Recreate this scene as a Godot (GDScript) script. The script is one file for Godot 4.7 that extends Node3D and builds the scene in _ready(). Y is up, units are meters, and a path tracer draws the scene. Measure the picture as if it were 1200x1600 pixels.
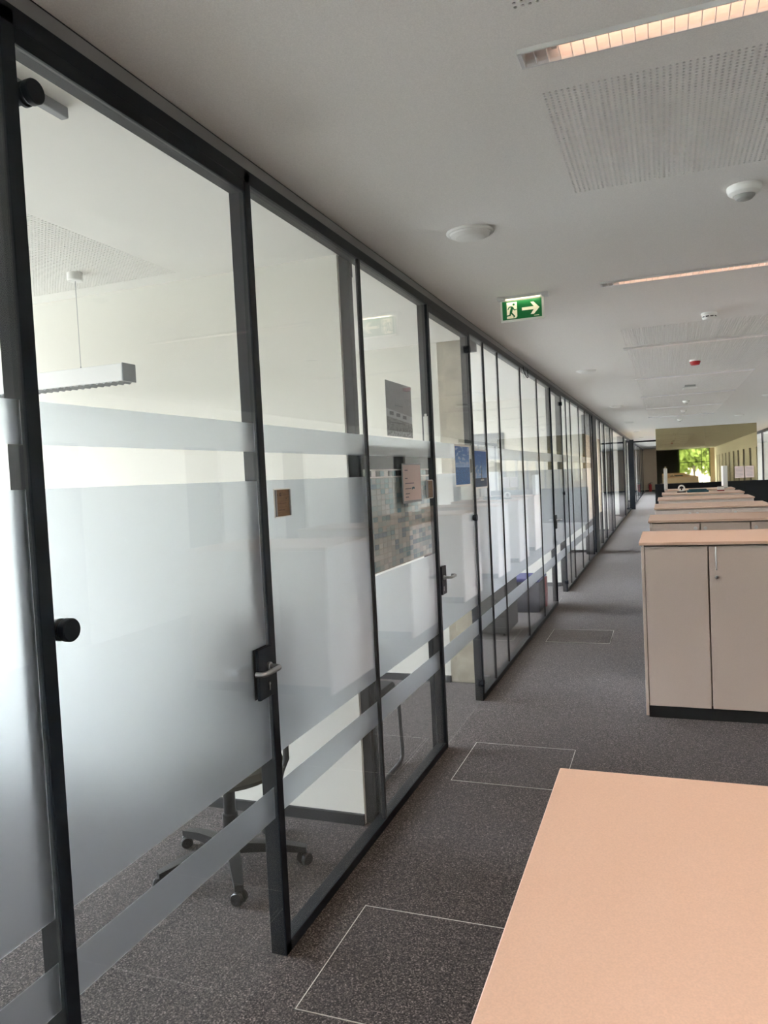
extends Node3D

# Office corridor with a glazed partition. Metres, y up, the corridor runs towards -z.

const XF := -1.289      # corridor face of the left glazed partition
const HC := 2.763       # corridor ceiling
const HO := 2.70        # office ceiling
const XR := 3.30        # right glazed partition
const XL := -5.60       # left facade
const XRF := 7.60       # right facade
const ZB := 9.70        # end wall behind the camera
const ZE := -52.0       # far end of the hall
const SKY_ENERGY := 13.0
const EXPOSURE := 2.95
const LAMP_ENERGY := 0.64
const LAMP_COLOR := Color(1.0, 0.88, 0.80)

var M := {}
var used := {}
var rng := RandomNumberGenerator.new()


# ---------------------------------------------------------------- mesh builder
class MB:
	var v := PackedVector3Array()
	var n := PackedVector3Array()
	var uv := PackedVector2Array()

	func tri(a: Vector3, b: Vector3, c: Vector3, nn: Vector3, ua := Vector2.ZERO, ub := Vector2.ZERO, uc := Vector2.ZERO) -> void:
		if (b - a).cross(c - a).dot(nn) > 0.0:   # Godot's front faces run clockwise
			var t := b
			b = c
			c = t
			var q := ub
			ub = uc
			uc = q
		v.append_array([a, b, c])
		n.append_array([nn, nn, nn])
		uv.append_array([ua, ub, uc])

	func tri_n(a: Vector3, b: Vector3, c: Vector3, na: Vector3, nb: Vector3, nc: Vector3) -> void:
		if (b - a).cross(c - a).dot(na + nb + nc) > 0.0:
			v.append_array([a, c, b])
			n.append_array([na, nc, nb])
		else:
			v.append_array([a, b, c])
			n.append_array([na, nb, nc])
		uv.append_array([Vector2.ZERO, Vector2.ZERO, Vector2.ZERO])

	func quad(a: Vector3, b: Vector3, c: Vector3, d: Vector3, nn: Vector3) -> void:
		# uv runs a (0,1), b (1,1), c (1,0), d (0,0)
		tri(a, b, c, nn, Vector2(0, 1), Vector2(1, 1), Vector2(1, 0))
		tri(a, c, d, nn, Vector2(0, 1), Vector2(1, 0), Vector2(0, 0))

	func box(lo: Vector3, hi: Vector3) -> void:
		var l := Vector3(minf(lo.x, hi.x), minf(lo.y, hi.y), minf(lo.z, hi.z))
		var h := Vector3(maxf(lo.x, hi.x), maxf(lo.y, hi.y), maxf(lo.z, hi.z))
		quad(Vector3(h.x, l.y, h.z), Vector3(h.x, l.y, l.z), Vector3(h.x, h.y, l.z), Vector3(h.x, h.y, h.z), Vector3.RIGHT)
		quad(Vector3(l.x, l.y, l.z), Vector3(l.x, l.y, h.z), Vector3(l.x, h.y, h.z), Vector3(l.x, h.y, l.z), Vector3.LEFT)
		quad(Vector3(l.x, h.y, h.z), Vector3(h.x, h.y, h.z), Vector3(h.x, h.y, l.z), Vector3(l.x, h.y, l.z), Vector3.UP)
		quad(Vector3(l.x, l.y, l.z), Vector3(h.x, l.y, l.z), Vector3(h.x, l.y, h.z), Vector3(l.x, l.y, h.z), Vector3.DOWN)
		quad(Vector3(l.x, l.y, h.z), Vector3(h.x, l.y, h.z), Vector3(h.x, h.y, h.z), Vector3(l.x, h.y, h.z), Vector3.BACK)
		quad(Vector3(h.x, l.y, l.z), Vector3(l.x, l.y, l.z), Vector3(l.x, h.y, l.z), Vector3(h.x, h.y, l.z), Vector3.FORWARD)

	func cbox(lo: Vector3, hi: Vector3, c: float) -> void:
		# box with chamfered edges
		var m := (lo + hi) * 0.5
		var e := (hi - lo).abs() * 0.5
		c = minf(c, minf(e.x, minf(e.y, e.z)) * 0.9)
		var i := e - Vector3(c, c, c)
		for s in [-1.0, 1.0]:
			quad(m + Vector3(s * e.x, -i.y, i.z), m + Vector3(s * e.x, -i.y, -i.z), m + Vector3(s * e.x, i.y, -i.z), m + Vector3(s * e.x, i.y, i.z), Vector3(s, 0, 0))
			quad(m + Vector3(-i.x, s * e.y, i.z), m + Vector3(i.x, s * e.y, i.z), m + Vector3(i.x, s * e.y, -i.z), m + Vector3(-i.x, s * e.y, -i.z), Vector3(0, s, 0))
			quad(m + Vector3(-i.x, -i.y, s * e.z), m + Vector3(i.x, -i.y, s * e.z), m + Vector3(i.x, i.y, s * e.z), m + Vector3(-i.x, i.y, s * e.z), Vector3(0, 0, s))
			for t in [-1.0, 1.0]:
				quad(m + Vector3(s * e.x, t * i.y, -i.z), m + Vector3(s * e.x, t * i.y, i.z), m + Vector3(s * i.x, t * e.y, i.z), m + Vector3(s * i.x, t * e.y, -i.z), Vector3(s, t, 0).normalized())
				quad(m + Vector3(s * e.x, -i.y, t * i.z), m + Vector3(s * e.x, i.y, t * i.z), m + Vector3(s * i.x, i.y, t * e.z), m + Vector3(s * i.x, -i.y, t * e.z), Vector3(s, 0, t).normalized())
				quad(m + Vector3(-i.x, s * e.y, t * i.z), m + Vector3(i.x, s * e.y, t * i.z), m + Vector3(i.x, s * i.y, t * e.z), m + Vector3(-i.x, s * i.y, t * e.z), Vector3(0, s, t).normalized())
				for u in [-1.0, 1.0]:
					tri(m + Vector3(s * e.x, t * i.y, u * i.z), m + Vector3(s * i.x, t * e.y, u * i.z), m + Vector3(s * i.x, t * i.y, u * e.z), Vector3(s, t, u).normalized())

	func lathe(at: Vector3, axis: Vector3, profile: Array, segs := 24) -> void:
		# profile: [radius, distance along the axis] pairs, flat shaded along the profile, round about the axis
		var ax := axis.normalized()
		var p := ax.cross(Vector3.UP if absf(ax.y) < 0.9 else Vector3.RIGHT).normalized()
		var q := ax.cross(p)
		for k in profile.size() - 1:
			var r0: float = profile[k][0]
			var h0: float = profile[k][1]
			var r1: float = profile[k + 1][0]
			var h1: float = profile[k + 1][1]
			var d := Vector2(r1 - r0, h1 - h0)
			if d.length() < 1e-7:
				continue
			var nr := d.y / d.length()
			var nh := -d.x / d.length()
			for s in segs:
				var a0 := TAU * s / segs
				var a1 := TAU * (s + 1) / segs
				var c0 := p * cos(a0) + q * sin(a0)
				var c1 := p * cos(a1) + q * sin(a1)
				var n0 := c0 * nr + ax * nh
				var n1 := c1 * nr + ax * nh
				var A := at + c0 * r0 + ax * h0
				var B := at + c1 * r0 + ax * h0
				var C := at + c1 * r1 + ax * h1
				var D := at + c0 * r1 + ax * h1
				if r0 > 1e-6:
					tri_n(A, B, C, n0, n1, n1)
				if r1 > 1e-6:
					tri_n(A, C, D, n0, n1, n0)

	func cyl(a: Vector3, b: Vector3, r: float, segs := 16) -> void:
		var l := (b - a).length()
		lathe(a, b - a, [[0.0, 0.0], [r, 0.0], [r, l], [0.0, l]], segs)

	func tube(pts: Array, r: float, segs := 10) -> void:
		# a round bar bent along the points, with capped ends
		var rings := []
		var up := Vector3(0.13, 0.97, 0.21).normalized()
		for k in pts.size():
			var t: Vector3 = (pts[mini(k + 1, pts.size() - 1)] - pts[maxi(k - 1, 0)]).normalized()
			var p := t.cross(up).normalized()
			if p.length() < 0.5:
				p = t.cross(Vector3.RIGHT).normalized()
			var q := t.cross(p).normalized()
			var ring := []
			for s in segs:
				ring.append(p * cos(TAU * s / segs) + q * sin(TAU * s / segs))
			rings.append(ring)
		for k in pts.size() - 1:
			for s in segs:
				var s1 := (s + 1) % segs
				var a: Vector3 = rings[k][s]
				var b: Vector3 = rings[k][s1]
				var c: Vector3 = rings[k + 1][s1]
				var d: Vector3 = rings[k + 1][s]
				tri_n(pts[k] + a * r, pts[k] + b * r, pts[k + 1] + c * r, a, b, c)
				tri_n(pts[k] + a * r, pts[k + 1] + c * r, pts[k + 1] + d * r, a, c, d)
		for e in [0, pts.size() - 1]:
			var t: Vector3 = (pts[1] - pts[0]) * -1.0 if e == 0 else pts[e] - pts[e - 1]
			for s in segs:
				tri(pts[e], pts[e] + rings[e][s] * r, pts[e] + rings[e][(s + 1) % segs] * r, t.normalized())

	func prism(poly: PackedVector2Array, o: Vector3, ux: Vector3, uy: Vector3, depth: float) -> void:
		# a flat outline in the plane (ux, uy), extruded by depth towards ux x uy
		var nn := ux.cross(uy).normalized()
		var back := -nn * depth
		var idx := Geometry2D.triangulate_polygon(poly)
		var w := func(q: Vector2) -> Vector3: return o + ux * q.x + uy * q.y
		for k in range(0, idx.size(), 3):
			tri(w.call(poly[idx[k]]), w.call(poly[idx[k + 1]]), w.call(poly[idx[k + 2]]), nn)
			tri(w.call(poly[idx[k]]) + back, w.call(poly[idx[k + 1]]) + back, w.call(poly[idx[k + 2]]) + back, -nn)
		var ccw := not Geometry2D.is_polygon_clockwise(poly)
		for k in poly.size():
			var a: Vector2 = poly[k]
			var b: Vector2 = poly[(k + 1) % poly.size()]
			var e := b - a
			var side := Vector2(e.y, -e.x) * (1.0 if ccw else -1.0)
			quad(w.call(a), w.call(b), w.call(b) + back, w.call(a) + back, (ux * side.x + uy * side.y).normalized())

	func mesh() -> ArrayMesh:
		var arr := []
		arr.resize(Mesh.ARRAY_MAX)
		arr[Mesh.ARRAY_VERTEX] = v
		arr[Mesh.ARRAY_NORMAL] = n
		arr[Mesh.ARRAY_TEX_UV] = uv
		var m := ArrayMesh.new()
		m.add_surface_from_arrays(Mesh.PRIMITIVE_TRIANGLES, arr)
		return m


func mb() -> MB:
	return MB.new()


func numbered(called: String) -> String:
	var k: int = used.get(called, 0)
	used[called] = k + 1
	return called if k == 0 else "%s_%03d" % [called, k]


func obj(called: String, b, mat: Material, parent: Node3D) -> MeshInstance3D:
	var o := MeshInstance3D.new()
	o.name = called
	o.mesh = b.mesh() if b is MB else b
	o.material_override = mat
	parent.add_child(o, true)
	return o


func tag(o: Node3D, label: String, category := "", group := "", kind := "") -> Node3D:
	if label:
		o.set_meta("label", label)
	if category:
		o.set_meta("category", category)
	if group:
		o.set_meta("group", group)
	if kind:
		o.set_meta("kind", kind)
	return o


func thing(called: String, label: String, category: String, at := Vector3.ZERO, turn := 0.0, group := "") -> Node3D:
	var o := Node3D.new()
	o.name = numbered(called)
	add_child(o)
	o.position = at
	o.rotation.y = turn
	tag(o, label, category, group)
	return o


func one(called: String, b, mat: Material, label: String, category: String, group := "") -> MeshInstance3D:
	var o := obj(numbered(called), b, mat, self)
	tag(o, label, category, group)
	return o


func structure(called: String, label: String) -> Node3D:
	var o := Node3D.new()
	o.name = numbered(called)
	add_child(o)
	tag(o, label, "", "", "structure")
	return o


func struct_mesh(called: String, b, mat: Material, label: String) -> MeshInstance3D:
	var o := obj(numbered(called), b, mat, self)
	tag(o, label, "", "", "structure")
	return o


func ordinal(k: int) -> String:
	return ["first", "second", "third", "fourth", "fifth", "sixth", "seventh", "eighth", "ninth"][k]


# ---------------------------------------------------------------- materials
func mat(c: Color, rough := 0.6, metal := 0.0, spec := 0.5) -> StandardMaterial3D:
	var m := StandardMaterial3D.new()
	m.albedo_color = c
	m.roughness = rough
	m.metallic = metal
	m.metallic_specular = spec
	return m


func world_texture(m: StandardMaterial3D, t: Texture2D, size: float) -> void:
	m.albedo_texture = t
	m.uv1_triplanar = true
	m.uv1_world_triplanar = true
	m.uv1_scale = Vector3.ONE / size


func carpet_image(n: int) -> Image:
	var im := Image.create(n, n, false, Image.FORMAT_RGB8)
	var r := RandomNumberGenerator.new()
	r.seed = 77
	var coarse := FastNoiseLite.new()
	coarse.seed = 5
	coarse.frequency = 0.35
	for y in n:
		for x in n:
			var f := r.randf()
			var g := 0.30 + 0.24 * (r.randf() - 0.5) + 0.14 * coarse.get_noise_2d(x, y)
			if f > 0.95:
				g += 0.36
			elif f > 0.82:
				g += 0.20
			elif f < 0.25:
				g -= 0.16
			g = clampf(g, 0.07, 0.95)
			im.set_pixel(x, y, Color(g * 1.03, g * 0.985, g * 0.97))
	return im


func speckle_image(n: int, amount: float, seed_: int) -> Image:
	var im := Image.create(n, n, false, Image.FORMAT_RGB8)
	var r := RandomNumberGenerator.new()
	r.seed = seed_
	for y in n:
		for x in n:
			var g := 1.0 - amount * r.randf()
			im.set_pixel(x, y, Color(g, g, g))
	return im


func concrete_image(n: int) -> Image:
	var im := Image.create(n, n, false, Image.FORMAT_RGB8)
	var a := FastNoiseLite.new()
	a.frequency = 0.012
	a.fractal_octaves = 5
	var r := RandomNumberGenerator.new()
	r.seed = 9
	for y in n:
		for x in n:
			var g := 0.90 + 0.14 * a.get_noise_2d(x, y) + 0.05 * (r.randf() - 0.5)
			if r.randf() > 0.996:
				g -= 0.25
			im.set_pixel(x, y, Color(g, g * 0.985, g * 0.95))
	return im


func sea_image(w: int, h: int, boat: bool) -> Image:
	var im := Image.create(w, h, false, Image.FORMAT_RGB8)
	var nz := FastNoiseLite.new()
	nz.seed = 3 if boat else 8
	nz.frequency = 0.02
	nz.fractal_octaves = 5
	var horizon := int(h * (0.76 if boat else 0.55))
	for y in h:
		for x in w:
			var c: Color
			if y < horizon:
				var t := float(y) / horizon
				c = Color(0.16, 0.38, 0.68).lerp(Color(0.55, 0.71, 0.88), t * t)
				var cl := nz.get_noise_2d(x * 0.7, y * 2.2)
				if boat:
					c = c.lerp(Color(0.75, 0.78, 0.84), clampf(cl * 1.6 + (0.2 if y > h * 0.4 else -0.35), 0.0, 0.7) * (1.0 if x < w * 0.55 else 0.35))
				else:
					c = c.lerp(Color(0.86, 0.86, 0.90), clampf(cl * 2.0 - 0.05, 0.0, 0.6) * (1.0 if y < h * 0.42 else 0.5))
			else:
				var wv := nz.get_noise_2d(x * 2.0, y * 9.0)
				c = Color(0.08, 0.28, 0.52).lerp(Color(0.20, 0.47, 0.75), clampf(0.5 + wv * 1.4, 0.0, 1.0))
				if boat:
					c = c.darkened(0.45)
			im.set_pixel(x, y, c)
	if boat:
		var mx := int(w * 0.56)
		for y in range(int(h * 0.27), int(h * 0.80)):
			var half := int(lerpf(0.5, w * 0.045, float(y - h * 0.27) / (h * 0.5)))
			for x in range(mx - half, mx + 2):
				im.set_pixel(x, y, Color(0.17, 0.19, 0.24))
		im.fill_rect(Rect2i(int(w * 0.46), int(h * 0.80), int(w * 0.28), int(h * 0.035)), Color(0.86, 0.84, 0.80))
		im.fill_rect(Rect2i(int(w * 0.62), int(h * 0.76), int(w * 0.05), int(h * 0.04)), Color(0.8, 0.62, 0.4))
	else:
		for k in 9:
			var tx := int(w * (0.10 + 0.095 * k))
			im.fill_rect(Rect2i(tx, horizon - int(h * 0.10), 2, int(h * 0.10)), Color(0.92, 0.93, 0.95))
			im.fill_rect(Rect2i(tx - 5, horizon - int(h * 0.10) - 3, 6, 2), Color(0.92, 0.93, 0.95))
			im.fill_rect(Rect2i(tx + 1, horizon - int(h * 0.10) - 6, 2, 6), Color(0.92, 0.93, 0.95))
	return im


func grey_photo_image(w: int, h: int) -> Image:
	# a grey harbour photograph: hazy sky, a white deckhouse with windows, rails, dark rocks
	var im := Image.create(w, h, false, Image.FORMAT_RGB8)
	var nz := FastNoiseLite.new()
	nz.seed = 12
	nz.frequency = 0.05
	for y in h:
		for x in w:
			var g := 0.62 + 0.04 * nz.get_noise_2d(x, y)
			var roof := h * 0.50 + 0.06 * x
			if y > roof:
				g = 0.80
			if y > roof + h * 0.14:
				g = 0.58 + 0.18 * nz.get_noise_2d(x * 0.6, y * 3.0)
			if y > h * 0.86 - 0.12 * (x - w * 0.4):
				g = 0.50 + 0.45 * nz.get_noise_2d(x * 2.0, y * 2.0)
			im.set_pixel(x, y, Color(g * 0.98, g, g * 1.01))
	for k in 3:
		im.fill_rect(Rect2i(int(w * (0.12 + 0.25 * k)), int(h * (0.55 + 0.02 * k)), int(w * 0.15), int(h * 0.07)), Color(0.36, 0.38, 0.40))
	for k in 4:
		im.fill_rect(Rect2i(int(w * (0.36 + 0.08 * k)), int(h * 0.38), 3, int(h * 0.12)), Color(0.40, 0.42, 0.44))
	im.fill_rect(Rect2i(int(w * 0.34), int(h * 0.42), int(w * 0.3), 3), Color(0.42, 0.44, 0.46))
	im.fill_rect(Rect2i(int(w * 0.10), int(h * 0.74), int(w * 0.6), 3), Color(0.38, 0.38, 0.40))
	return im


func wood_image(w: int, h: int) -> Image:
	var im := Image.create(w, h, false, Image.FORMAT_RGB8)
	var nz := FastNoiseLite.new()
	nz.seed = 31
	nz.frequency = 0.02
	for y in h:
		for x in w:
			var g := 0.9 + 0.16 * nz.get_noise_2d(x * 0.6, y * 7.0)
			im.set_pixel(x, y, Color(0.50 * g, 0.385 * g, 0.265 * g))
	# dark print as far as it can be made out: a short mark, a ring, a dot and two rules
	var ink := Color(0.24, 0.15, 0.08)
	im.fill_rect(Rect2i(int(w * 0.10), int(h * 0.16), int(w * 0.05), int(h * 0.09)), ink)
	im.fill_rect(Rect2i(int(w * 0.24), int(h * 0.13), int(w * 0.17), int(h * 0.12)), ink)
	im.fill_rect(Rect2i(int(w * 0.29), int(h * 0.16), int(w * 0.07), int(h * 0.05)), Color(0.46, 0.35, 0.24))
	im.fill_rect(Rect2i(int(w * 0.74), int(h * 0.33), int(w * 0.08), int(h * 0.05)), ink)
	im.fill_rect(Rect2i(int(w * 0.14), int(h * 0.51), int(w * 0.66), int(h * 0.025)), ink)
	im.fill_rect(Rect2i(int(w * 0.14), int(h * 0.76), int(w * 0.50), int(h * 0.025)), ink)
	return im


func picture(im: Image, rough := 0.5) -> StandardMaterial3D:
	var m := mat(Color.WHITE, rough)
	m.albedo_texture = ImageTexture.create_from_image(im)
	return m


func make_materials() -> void:
	M.frame = mat(Color(0.06, 0.082, 0.112), 0.45, 0.0, 0.35)
	M.frame_side = mat(Color(0.19, 0.195, 0.205), 0.55)
	M.rubber = mat(Color(0.05, 0.05, 0.055), 0.7)
	M.trim = mat(Color(0.48, 0.47, 0.465), 0.6)
	M.pale_wall = mat(Color(0.93, 0.92, 0.88), 0.85)
	M.wall = mat(Color(0.85, 0.84, 0.80), 0.85)
	M.ceiling = mat(Color(0.96, 0.95, 0.925), 0.9)
	world_texture(M.ceiling, ImageTexture.create_from_image(speckle_image(256, 0.05, 4)), 0.6)
	M.plain_ceiling = mat(Color(0.94, 0.93, 0.895), 0.9)
	M.fleece = mat(Color(0.10, 0.10, 0.10), 1.0)
	M.carpet = mat(Color(0.785, 0.755, 0.735), 1.0, 0.0, 0.25)
	M.carpet.rim_enabled = true
	M.carpet.rim = 0.42
	M.carpet.rim_tint = 0.8
	world_texture(M.carpet, ImageTexture.create_from_image(carpet_image(640)), 2.2)
	M.metal_strip = mat(Color(0.78, 0.76, 0.72), 0.35, 0.6)
	M.skirting = mat(Color(0.12, 0.125, 0.13), 0.5)
	M.concrete = mat(Color(0.74, 0.715, 0.66), 0.9)
	world_texture(M.concrete, ImageTexture.create_from_image(concrete_image(256)), 0.8)
	M.laminate = mat(Color(0.90, 0.77, 0.68), 0.42)
	world_texture(M.laminate, ImageTexture.create_from_image(speckle_image(256, 0.05, 6)), 0.35)
	M.cabinet = mat(Color(0.865, 0.805, 0.76), 0.5)
	world_texture(M.cabinet, ImageTexture.create_from_image(speckle_image(256, 0.03, 7)), 0.4)
	M.plinth = mat(Color(0.11, 0.11, 0.12), 0.6)
	M.steel = mat(Color(0.70, 0.70, 0.70), 0.30, 1.0)
	M.mirror_metal = mat(Color(0.92, 0.92, 0.91), 0.15, 1.0)
	M.satin_white = mat(Color(0.93, 0.92, 0.91), 0.35)
	M.white_metal = mat(Color(0.86, 0.86, 0.85), 0.4)
	M.grey_metal = mat(Color(0.55, 0.56, 0.57), 0.4, 0.3)
	M.white_plastic = mat(Color(0.92, 0.915, 0.89), 0.45)
	M.grey_plastic = mat(Color(0.66, 0.66, 0.64), 0.5)
	M.black_plastic = mat(Color(0.055, 0.055, 0.06), 0.4)
	M.black_fabric = mat(Color(0.10, 0.10, 0.105), 0.95)
	M.olive_fabric = mat(Color(0.30, 0.29, 0.25), 0.95)
	M.red_plastic = mat(Color(0.68, 0.10, 0.10), 0.4)
	M.black_panel = mat(Color(0.03, 0.03, 0.04), 0.6, 0.0, 0.3)
	M.paper = mat(Color(0.93, 0.92, 0.90), 0.7)
	M.pink_paper = mat(Color(0.84, 0.76, 0.73), 0.7)
	M.paper_print = mat(Color(0.45, 0.42, 0.45), 0.7)
	M.teal = mat(Color(0.12, 0.32, 0.38), 0.5)
	M.blue = mat(Color(0.18, 0.20, 0.50), 0.5)
	M.bag_dark = mat(Color(0.17, 0.18, 0.23), 0.8)
	M.red = mat(Color(0.55, 0.12, 0.14), 0.6)
	M.beige_wall = mat(Color(0.74, 0.66, 0.56), 0.8)
	M.screen_white = mat(Color(0.85, 0.85, 0.83), 0.6)
	M.board_grey = mat(Color(0.58, 0.59, 0.59), 0.6)
	M.facade = mat(Color(0.80, 0.79, 0.77), 0.8)
	M.ground = mat(Color(0.72, 0.70, 0.66), 0.95)
	M.bark = mat(Color(0.33, 0.27, 0.21), 0.95)
	M.leaf = mat(Color(0.46, 0.54, 0.27), 0.7)
	M.leaf.backlight_enabled = true
	M.leaf.backlight = Color(0.42, 0.50, 0.20)
	M.leaf.cull_mode = BaseMaterial3D.CULL_DISABLED
	# clear glass
	var g := mat(Color(0.90, 0.96, 0.94, 0.012), 0.0, 0.0, 0.37)
	g.transparency = BaseMaterial3D.TRANSPARENCY_ALPHA
	M.glass = g
	# satin privacy film on the glass
	var f := mat(Color(0.865, 0.89, 0.915, 0.03), 0.37)
	f.refraction_enabled = true
	f.refraction_scale = 0.03
	M.film = f
	# bronze mirrored glazing of the meeting box
	M.bronze = mat(Color(0.70, 0.655, 0.52), 0.02, 1.0)
	M.acrylic = mat(Color(0.9, 0.93, 0.92, 0.12), 0.05)
	M.acrylic.transparency = BaseMaterial3D.TRANSPARENCY_ALPHA
	M.sign_green = mat(Color(0.02, 0.42, 0.20), 0.4)
	M.sign_green.emission_enabled = true
	M.sign_green.emission = Color(0.01, 0.30, 0.13)
	M.sign_green.emission_energy_multiplier = 0.10
	M.sign_cream = mat(Color(0.95, 0.93, 0.82), 0.4)
	M.sign_cream.emission_enabled = true
	M.sign_cream.emission = Color(0.95, 0.9, 0.75)
	M.sign_cream.emission_energy_multiplier = 0.12
	M.sign_tube = mat(Color(0.98, 0.97, 0.92), 0.4)
	M.sign_tube.emission_enabled = true
	M.sign_tube.emission = Color(1.0, 0.95, 0.8)
	M.sign_tube.emission_energy_multiplier = 0.6
	M.lamp_glow = mat(Color(0.95, 0.90, 0.86), 0.3)
	M.lamp_glow.emission_enabled = true
	M.lamp_glow.emission = Color(1.0, 0.80, 0.68)
	M.lamp_glow.emission_energy_multiplier = 1.3
	M.lamp_dim = mat(Color(0.95, 0.92, 0.89), 0.3)
	M.lamp_dim.emission_enabled = true
	M.lamp_dim.emission = LAMP_COLOR
	M.lamp_dim.emission_energy_multiplier = 0.5
	M.pane_sign = picture(wood_image(128, 112), 0.5)


# ---------------------------------------------------------------- plates with openings
func plate(b: MB, x0: float, x1: float, z0: float, z1: float, y0: float, y1: float, holes: Array) -> void:
	# a horizontal slab from y0 to y1 with rectangular openings [xa, xb, za, zb]
	var xs := [x0, x1]
	var zs := [z0, z1]
	for h in holes:
		xs.append_array([h[0], h[1]])
		zs.append_array([h[2], h[3]])
	xs.sort()
	zs.sort()
	for i in xs.size() - 1:
		if xs[i + 1] - xs[i] < 1e-5:
			continue
		var run := -1
		for k in zs.size():
			var open := true
			if k < zs.size() - 1:
				if zs[k + 1] - zs[k] < 1e-5:
					continue
				open = false
				var cx: float = (xs[i] + xs[i + 1]) * 0.5
				var cz: float = (zs[k] + zs[k + 1]) * 0.5
				for h in holes:
					if cx > h[0] and cx < h[1] and cz > h[2] and cz < h[3]:
						open = true
			if not open and run < 0:
				run = k
			elif open and run >= 0:
				b.box(Vector3(xs[i], y0, zs[run]), Vector3(xs[i + 1], y1, zs[k]))
				run = -1


# ---------------------------------------------------------------- glazing
func pane(parent: Node3D, x: float, z0: float, z1: float, y0: float, y1: float) -> MeshInstance3D:
	var b := mb()
	b.box(Vector3(x - 0.004, y0, z0), Vector3(x + 0.004, y1, z1))
	return obj("pane", b, M.glass, parent)


func film(parent: Node3D, x: float, z0: float, z1: float, y0: float, y1: float) -> void:
	var b := mb()
	b.box(Vector3(x - 0.0065, y0, z0), Vector3(x - 0.0050, y1, z1))
	obj("privacy_film", b, M.film, parent)


func filmed_pane(parent: Node3D, x: float, z0: float, z1: float, y0: float, y1: float) -> void:
	var p := pane(parent, x, z0, z1, y0, y1)
	film(p, x, z0, z1, 1.763, 1.860)
	film(p, x, z0, z1, 0.705, 1.665)
	film(p, x, z0, z1, 0.495, 0.603)


func post(parent: Node3D, z0: float, z1: float, x0 := XF - 0.062, x1 := XF) -> void:
	var b := mb()
	b.cbox(Vector3(x0, 0.0, z0), Vector3(x1, 2.70, z1), 0.002)
	obj("post", b, M.frame, parent)


func joint(parent: Node3D, z: float, w: float) -> void:
	var b := mb()
	b.box(Vector3(XF - 0.020, 0.04, z - w * 0.5), Vector3(XF - 0.0035, 2.667, z + w * 0.5))
	obj("joint", b, M.rubber, parent)


func glass_door(called: String, label: String, z0: float, z1: float, hinge_far: bool) -> Node3D:
	# z0 > z1; frameless glass leaf with film, hinges on one side and a lever on the other
	var d := structure(called, label)
	var x := XF - 0.008
	filmed_pane(d, x, z0 - 0.004, z1 + 0.004, 0.012, 2.628)
	var zh := z1 + 0.034 if hinge_far else z0 - 0.034
	var zp := z1 - 0.0 if hinge_far else z0 + 0.0
	for y in [2.540, 1.342, 0.14]:
		var b := mb()
		b.lathe(Vector3(x - 0.016, y, zh), Vector3.RIGHT, [[0.0, 0.0], [0.024, 0.0], [0.026, 0.002], [0.026, 0.010], [0.020, 0.011], [0.020, 0.021], [0.026, 0.022], [0.027, 0.024], [0.027, 0.038], [0.025, 0.041], [0.0, 0.041]], 28)
		b.box(Vector3(x - 0.030, y - 0.022, minf(zh, zp)), Vector3(x - 0.016, y + 0.022, maxf(zh, zp)))
		obj("hinge", b, M.frame, d)
	# lever set
	var s := 1.0 if hinge_far else -1.0       # +1: the lock stile is at z0, the lever points to -z
	var ze := z0 if hinge_far else z1
	var zc := ze - s * 0.045
	for side in [1.0, -1.0]:
		var xo: float = x + side * 0.0045
		var pl := mb()
		pl.cbox(Vector3(xo, 0.932, ze - s * 0.002), Vector3(xo + side * 0.012, 1.103, ze - s * 0.094), 0.0015)
		var plate_ := obj("handle_plate", pl, M.frame, d)
		var xs: float = xo + side * 0.012
		var lv := mb()
		lv.lathe(Vector3(xs, 1.036, zc + s * 0.014), Vector3(side, 0, 0), [[0.0, 0.0], [0.0145, 0.0], [0.0145, 0.008], [0.0135, 0.010], [0.0, 0.010]], 20)
		var zr := zc + s * 0.014
		var pts := [Vector3(xs, 1.036, zr), Vector3(xs + side * 0.030, 1.036, zr)]
		for k in 5:
			var a := PI * 0.5 * (k + 1) / 5.0
			pts.append(Vector3(xs + side * (0.030 + 0.018 * sin(a)), 1.036, zr - s * 0.018 * (1.0 - cos(a))))
		pts.append(Vector3(xs + side * 0.048, 1.036, zr - s * 0.095))
		for k in 5:
			var a := PI * 0.5 * (k + 1) / 5.0
			pts.append(Vector3(xs + side * (0.048 - 0.018 * (1.0 - cos(a))), 1.036, zr - s * (0.095 + 0.018 * sin(a))))
		pts.append(Vector3(xs + side * 0.018, 1.036, zr - s * 0.113))
		lv.tube(pts, 0.0088, 14)
		tag(obj("lever_handle", lv, M.steel, plate_), "brushed steel lever handle")
		var ky := mb()
		ky.lathe(Vector3(xs - side * 0.001, 0.976, zr), Vector3(side, 0, 0), [[0.0, 0.0], [0.0060, 0.0], [0.0060, 0.003], [0.0, 0.003]], 14)
		ky.box(Vector3(xs - side * 0.001, 0.954, zr - 0.003), Vector3(xs + side * 0.002, 0.974, zr + 0.003))
		obj("keyhole", ky, M.steel, plate_)
	return d


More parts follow.
